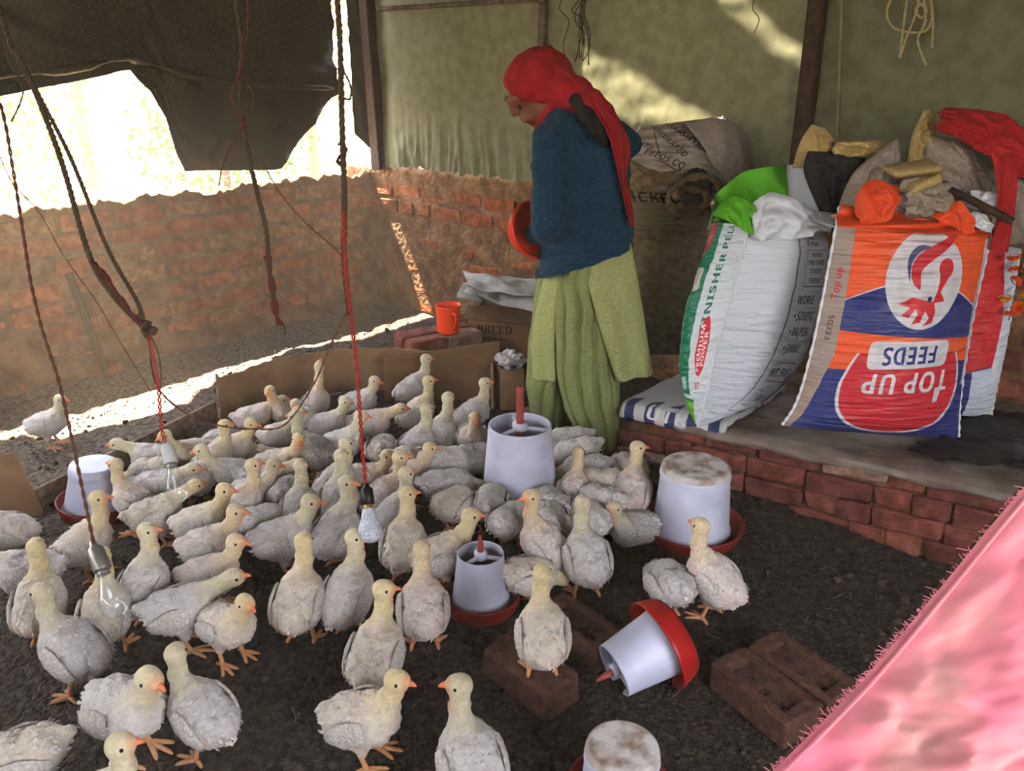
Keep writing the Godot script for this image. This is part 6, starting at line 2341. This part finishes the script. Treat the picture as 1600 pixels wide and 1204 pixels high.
func chicks() -> void:
	var turn0 := deg_to_rad(YAW)
	var list := chick_list()
	var spots := []
	for q in list:
		var hh: float = POSES[q[3]][5] * q[4]
		var l := 0.083 if q[5] == "chick standing on the dull brick" else 0.0
		var s := at_y(q[0], q[1], hh + l)
		spots.append(Vector2(s.x, s.z))
	# birds jostle: none stands inside another or inside a hopper
	var posts := [[at_y(812, 792), 0.20], [at_y(752, 948), 0.13], [at_y(1078, 835), 0.20], [at_y(153, 800), 0.17]]
	for turn in 14:
		for i in spots.size():
			for j in range(i + 1, spots.size()):
				var d: Vector2 = spots[j] - spots[i]
				var need: float = 0.060 * (list[i][4] + list[j][4])
				if d.length() < need:
					var push := d.normalized() * (need - d.length()) * 0.5
					spots[i] -= push
					spots[j] += push
			for p in posts:
				var d: Vector2 = spots[i] - Vector2(p[0].x, p[0].z)
				if d.length() < p[1]:
					spots[i] += d.normalized() * (p[1] - d.length())
	var at := -1
	for q in list:
		at += 1
		var h: float = POSES[q[3]][5] * q[4]
		var lift := 0.083 if q[5] == "chick standing on the dull brick" else 0.0
		var p := Vector3(spots[at].x, 0, spots[at].y)
		p.y = lift if lift > 0.0 else ground_at(p.x, p.z) + 0.001
		chick(q[3], q[5], p, turn0 + deg_to_rad(q[2]), q[4])
	for k in chick_kit:
		chick_kit[k].free()

# ---------------------------------------------------------------- ropes, bulbs, hangings, the pink cloth
func px_at(px: float, py: float, depth: float) -> Vector3:
	return EYE + sight(px, py) * depth

func px_path(list: Array, depth: float) -> Array:
	var out := []
	for q in list:
		out.append(px_at(q[0], q[1], q[2] if q.size() > 2 else depth))
	return out

func up_to_roof(list: Array) -> Array:   # carry a cord on past the frame to the roof
	var a: Vector3 = list[0]
	var d: Vector3 = (a - list[1]).normalized()
	d = (d + Vector3.UP * 1.4).normalized()
	if a.y < ROOF_Y:
		list.push_front(a + d * ((ROOF_Y - 0.004 - a.y) / d.y))
	return list

func twisted(g: Geo, pts: Array, r: float, strands: int, pitch: float, steps: int, off: Vector3, loose := 1.0) -> void:
	var line := curve_of(pts, steps)
	for s in strands:
		var out := PackedVector3Array()
		var run := 0.0
		for i in line.size():
			if i > 0:
				run += line[i].distance_to(line[i - 1])
			var d := (line[mini(i + 1, line.size() - 1)] - line[maxi(i - 1, 0)]).normalized()
			var a := d.cross(ahead()).normalized()
			var b := d.cross(a)
			var an := run / pitch * TAU + TAU * s / strands
			out.append(line[i] + (a * cos(an) + b * sin(an)) * r * loose - off)
		g.tube(out, r, 6)

func bulb(label: String, top: Vector3, tip: Vector3, clear: bool, size: float, holder: String) -> void:
	var axis := (top - tip).normalized()
	var sx := axis.cross(ahead()).normalized()
	var o := thing("light_bulb", label, "bulb", tip, Basis(sx, axis, sx.cross(axis)), "")
	var s := size
	var g := Geo.new()
	if clear:
		g.lathe([Vector2(0.0135, 0.098), Vector2(0.0145, 0.085), Vector2(0.017, 0.072), Vector2(0.0235, 0.056), Vector2(0.029, 0.040), Vector2(0.0305, 0.030), Vector2(0.0285, 0.016), Vector2(0.021, 0.005), Vector2(0.010, 0.0006), Vector2(0, 0)].map(func(q): return q * s), 32)
		part("glass", g, M["bulb_glass"], o)
		g = Geo.new()
		g.tube(PackedVector3Array([Vector3(0, 0.098, 0) * s, Vector3(0, 0.062, 0) * s]), 0.0042 * s, 8)
		for e in [-1.0, 1.0]:
			g.tube(PackedVector3Array([Vector3(0, 0.064, 0) * s, Vector3(0.010 * e, 0.040, 0) * s]), 0.0006 * s, 5)
		part("glass_stem", g, M["bulb_glass"], o)
		g = Geo.new()
		var w := []
		for i in 13:
			w.append(Vector3(lerpf(-0.010, 0.010, i / 12.0), 0.040 + 0.0015 * (1 if i % 2 else -1), 0) * s)
		g.tube(PackedVector3Array(w), 0.0004 * s, 4)
		part("filament", g, M["tin"], o)
		g = Geo.new()
		g.lathe([Vector2(0, 0.122), Vector2(0.0105, 0.122), Vector2(0.0112, 0.118), Vector2(0.0112, 0.102), Vector2(0.014, 0.097), Vector2(0.0135, 0.094), Vector2(0, 0.094)].map(func(q): return q * s), 24)
		part("cap", g, M["tin"], o)
		g = Geo.new()
		g.lathe([Vector2(0, 0.172), Vector2(0.006, 0.172), Vector2(0.009, 0.160), Vector2(0.0165, 0.152), Vector2(0.0175, 0.130), Vector2(0.0185, 0.128), Vector2(0.0185, 0.106), Vector2(0.0165, 0.104), Vector2(0.0, 0.106)].map(func(q): return q * s), 24)
		part("holder", g, M[holder], o)
	else:
		g.lathe([Vector2(0.0145, 0.086), Vector2(0.0165, 0.080), Vector2(0.0205, 0.062), Vector2(0.0275, 0.044), Vector2(0.0305, 0.033), Vector2(0.0305, 0.031)].map(func(q): return q * s), 32)
		part("bulb_body", g, M["bulb_milk"], o)
		g = Geo.new()
		g.lathe([Vector2(0.0297, 0.0315), Vector2(0.0297, 0.028), Vector2(0.026, 0.013), Vector2(0.017, 0.004), Vector2(0.008, 0.0006), Vector2(0, 0)].map(func(q): return q * s), 32)
		part("diffuser", g, M["bulb_milk"], o)
		g = Geo.new()
		g.lathe([Vector2(0, 0.108), Vector2(0.0112, 0.108), Vector2(0.0112, 0.090), Vector2(0.0145, 0.086), Vector2(0, 0.086)].map(func(q): return q * s), 24)
		part("cap", g, M["brass"], o)
		g = Geo.new()
		g.lathe([Vector2(0, 0.148), Vector2(0.005, 0.148), Vector2(0.008, 0.140), Vector2(0.015, 0.135), Vector2(0.0165, 0.115), Vector2(0.0165, 0.096), Vector2(0.0, 0.096)].map(func(q): return q * s), 24)
		part("holder", g, M[holder], o)

func cord_thing(called: String, label: String, category: String, parts: Array) -> void:   # parts: [name, points, radius, strands, pitch, material, looseness]
	var base: Vector3 = parts[0][1][-1]
	var o := thing(called, label, category, base)
	for p in parts:
		var g := Geo.new()
		var n: int = 24 + 10 * p[1].size()
		if p[3] > 1:
			twisted(g, p[1], p[2], p[3], p[4], n * 2, base, p[6] if p.size() > 6 else 1.0)
		else:
			var pts := []
			for q in p[1]:
				pts.append(q - base)
			var rad := []
			for i in n + 1:
				rad.append(p[2] * ((1.0 + 0.22 * sin(i * 1.7) + 0.15 * sin(i * 0.63)) if p[2] < 0.006 else (0.75 + 0.25 * sin(i * 0.31 + 1.0) + 0.10 * sin(i * 0.83))))
			g.tube(curve_of(pts, n), rad, 7, true, 1.0 if p[2] < 0.006 or p[0] == "knot" else 0.45)
		part(p[0], g, M[p[5]], o)

func ropes_and_bulbs() -> void:
	var dA := 2.15
	var knot := px_at(228, 512, dA)
	cord_thing("hanging_rope", "doubled jute rope slanting down across the bright opening to a knot", "rope", [
		["rope", up_to_roof(px_path([[0, 20], [28, 85], [58, 150], [97, 255], [140, 400], [178, 462], [222, 508]], dA)), 0.0040, 3, 0.05, "jute"],
		["rope", px_path([[28, 85], [64, 155], [112, 250], [168, 388], [214, 470], [222, 500]], dA), 0.0030, 3, 0.045, "jute"],
		["rag", px_path([[146, 410], [160, 424], [186, 462], [208, 492], [226, 508]], dA - 0.012), 0.009, 1, 0.0, "rag_red"],
		["knot", px_path([[216, 494], [228, 508], [236, 516], [226, 522]], dA), 0.017, 1, 0.0, "jute"],
		["loose_end", px_path([[4, 40], [12, 90], [36, 140], [18, 190]], dA + 0.02), 0.0022, 1, 0.0, "jute"],
	])
	cord_thing("flex_wire", "twisted red flex from the rope's knot down to the white-holdered clear bulb", "wire", [
		["wire", [knot] + px_path([[240, 560], [248, 610], [252, 665], [262, 708]], dA), 0.0020, 2, 0.035, "wire_red", 1.6],
		["wire", [knot] + px_path([[246, 548], [252, 590], [249, 612]], dA), 0.0018, 1, 0.0, "wire_brown"],
	])
	bulb("clear glass bulb in a white holder hanging before the pale plank", px_at(264, 708, dA), px_at(281, 783, dA - 0.03), true, 0.98, "holder_white")
	var dB := 1.78
	cord_thing("flex_wire", "single dark wire dropping from the top left past the left drinker to the nearest bulb", "wire", [
		["wire", up_to_roof(px_path([[-30, 60], [4, 175], [18, 250], [34, 350], [48, 440], [66, 515], [90, 590], [108, 665], [128, 760], [150, 866]], dB)), 0.0021, 2, 0.05, "wire_brown"],
		["wire", px_path([[0, 245], [22, 290], [60, 330], [100, 400], [150, 470], [185, 530], [236, 612]], dB + 0.2), 0.0013, 1, 0.0, "wire_brown"],
	])
	bulb("larger clear glass bulb in a metal holder, hanging nearest the camera", px_at(152, 866, dB), px_at(186, 962, dB - 0.04), true, 1.02, "tin")
	var dC := 2.35
	cord_thing("hanging_rope", "frayed rope hanging free before the left wall with a ragged red end", "rope", [
		["rope", up_to_roof(px_path([[368, -10], [378, 60], [376, 130], [379, 190], [390, 250], [403, 305], [416, 360], [420, 415], [428, 470]], dC)), 0.0038, 3, 0.06, "jute"],
		["strand", px_path([[388, -10], [386, 60], [372, 120], [362, 150], [376, 185], [386, 200]], dC - 0.01), 0.0024, 1, 0.0, "rag_red"],
		["strand", px_path([[380, 120], [396, 150], [390, 175], [374, 205], [350, 250], [342, 290]], dC - 0.012), 0.0020, 1, 0.0, "rag_red"],
		["rag", px_path([[418, 400], [424, 440], [428, 470], [434, 500], [442, 506]], dC), 0.013, 1, 0.0, "rag_red"],
		["strand", px_path([[436, 495], [444, 510], [446, 522]], dC), 0.0018, 1, 0.0, "jute"],
	])
	cord_thing("thin_cord", "thin slack cord running from the frayed rope to the thick rope by the corner", "cord", [
		["cord", px_path([[382, 210], [408, 250], [440, 305], [480, 350], [520, 385], [534, 400]], 2.33), 0.0018, 1, 0.0, "wire_brown"],
	])
	var dD := 2.2
	cord_thing("hanging_rope", "thick rope hanging by the corner slit, red flex twisted round its lower part", "rope", [
		["rope", up_to_roof(px_path([[526, -20], [531, 60], [533, 130], [535, 210], [538, 300], [538, 400], [546, 492]], dD)), 0.0044, 3, 0.07, "jute"],
		["loop", px_path([[534, 105], [548, 135], [546, 155], [532, 150]], dD), 0.0030, 1, 0.0, "jute"],
		["rag", px_path([[530, 224], [540, 232], [528, 250], [536, 268], [540, 330]], dD), 0.011, 1, 0.0, "jute"],
		["flex", px_path([[536, 330], [540, 420], [548, 490], [556, 560], [562, 640], [566, 700], [572, 758]], dD - 0.012), 0.0026, 2, 0.035, "wire_red", 1.3],
	])
	bulb("milky white bulb in a black holder, in front of the yellow-headed chick", px_at(572, 752, dD - 0.012), px_at(580, 848, dD - 0.04), false, 1.04, "bakelite")
	cord_thing("slack_wire", "brown wire sagging over the chicks between the knot and the thick rope", "wire", [
		["wire", [knot + Vector3(0.01, -0.01, 0)] + px_path([[244, 600], [290, 645], [340, 664], [400, 670], [446, 662], [490, 600], [516, 540], [541, 488]], 2.2), 0.0024, 1, 0.0, "wire_brown"],
	])

func small_hangings() -> void:
	var z := WALL_Z + 0.075
	var r := RandomNumberGenerator.new()
	r.seed = 5
	var parts := []
	for k in 9:
		var x := 880.0 + r.randf() * 38.0
		var pts := []
		for i in 6:
			pts.append(at_z(x + r.randf_range(-9, 9), -30.0 + i * (19.0 + r.randf() * 8.0), z + r.randf_range(-0.01, 0.02)))
		parts.append(["thread", pts, 0.0022, 1, 0.0, "thread"])
	cord_thing("thread_tangle", "tangle of dark threads hanging on the curtain above the woman's shoulder", "cord", parts)
	parts = []
	for q in [[[1400, -20], [1386, 20], [1400, 45], [1440, 50], [1456, 30], [1452, -20]], [[1420, -20], [1412, 40], [1406, 90], [1416, 60], [1434, 10], [1430, -20]], [[1440, -20], [1446, 30], [1434, 60], [1440, 85], [1447, 102]], [[1452, -20], [1458, 30], [1456, 75]], [[1436, 5], [1448, 15], [1440, 28], [1430, 14], [1442, 6]]]:
		var pts := []
		for e in q:
			pts.append(at_z(e[0], e[1], z))
		parts.append(["twine", pts, 0.0042, 1, 0.0, "twine"])
	cord_thing("twine_hank", "pale twine looped in a hank on the olive curtain", "cord", parts)
	cord_thing("thin_cord", "thin dark wire curling on the curtain left of the square post", "cord", [["wire", [at_z(1184, -20, z), at_z(1176, 12, z), at_z(1186, 30, z), at_z(1178, 52, z)], 0.0018, 1, 0.0, "thread"]])

func pink_cloth() -> void:
	var d := 1.0
	var edge := curve_of(px_path([[1060, 1330, 0.96], [1206, 1204, 0.97], [1319, 1092, 0.99], [1375, 1030, 1.0], [1469, 918, 1.02], [1600, 761, 1.04], [1790, 560, 1.06]], d), 60)
	var low := curve_of(px_path([[1300, 1500, 0.86], [1500, 1420, 0.87], [1640, 1300, 0.89], [1760, 1200, 0.9], [1840, 1080, 0.92], [1960, 930, 0.94], [2080, 760, 0.95]], d), 60)
	var nz := noise_of(2.2, 3, 91)
	var o := thing("pink_cloth", "faded pink cloth with a frayed edge hanging close by at the lower right", "cloth", edge[0])
	var g := Geo.new()
	var nrm := (view * Vector3(0.1, 0.3, 1.0)).normalized()
	g.sheet(sheet_rows(60, 40, func(u, v):
		var i := int(round(u * 60))
		var fold := 0.022 * nz.get_noise_2d(u * 2.2, v * 1.1) + 0.010 * nz.get_noise_2d(u * 6.0 + 3.0, v * 3.0)
		return edge[i].lerp(low[i], v) + nrm * (fold * smoothstep(0.0, 0.15, v) + 0.02 * sin(v * 3.0)) - edge[0]), 0.003)
	part("sheet", g, M["pink_cloth"], o)
	g = Geo.new()
	var hem := []
	for i in 61:
		hem.append(edge[i].lerp(low[i], 0.035) + nrm * 0.004 - edge[0])
	g.tube(PackedVector3Array(hem), 0.0028, 5)
	part("hem", g, M["pink_cloth"], o)
	g = Geo.new()
	var r := RandomNumberGenerator.new()
	r.seed = 8
	for k in 300:
		var s := r.randf() * 59.0
		var i := int(s)
		var q := edge[i].lerp(edge[i + 1], s - i)
		var out := (edge[i] - low[i]).normalized()
		var along := (edge[i + 1] - edge[i]).normalized()
		var ln := r.randf_range(0.003, 0.011) * (0.5 + maxf(0.0, nz.get_noise_1d(s * 0.6)) * 1.6)
		var tip := q + out * ln + along * r.randf_range(-0.006, 0.006) + nrm * r.randf_range(-0.003, 0.003)
		g.tube(PackedVector3Array([q - out * 0.003 - edge[0], q.lerp(tip, 0.6) - edge[0], tip - edge[0]]), 0.0007, 3, false)
	tag(part("fringe", g, M["pink_fray"], o), "", "", "", "stuff")
	g = Geo.new()
	var cord := []
	for q in edge:
		cord.append(q - nrm * 0.004 - edge[0])
	var last: Vector3 = cord[-1]
	cord.append(last + Vector3(0.25, 0.5, 0.1))
	g.tube(PackedVector3Array(cord), 0.002, 5)
	part("cord", g, M["jute"], o)
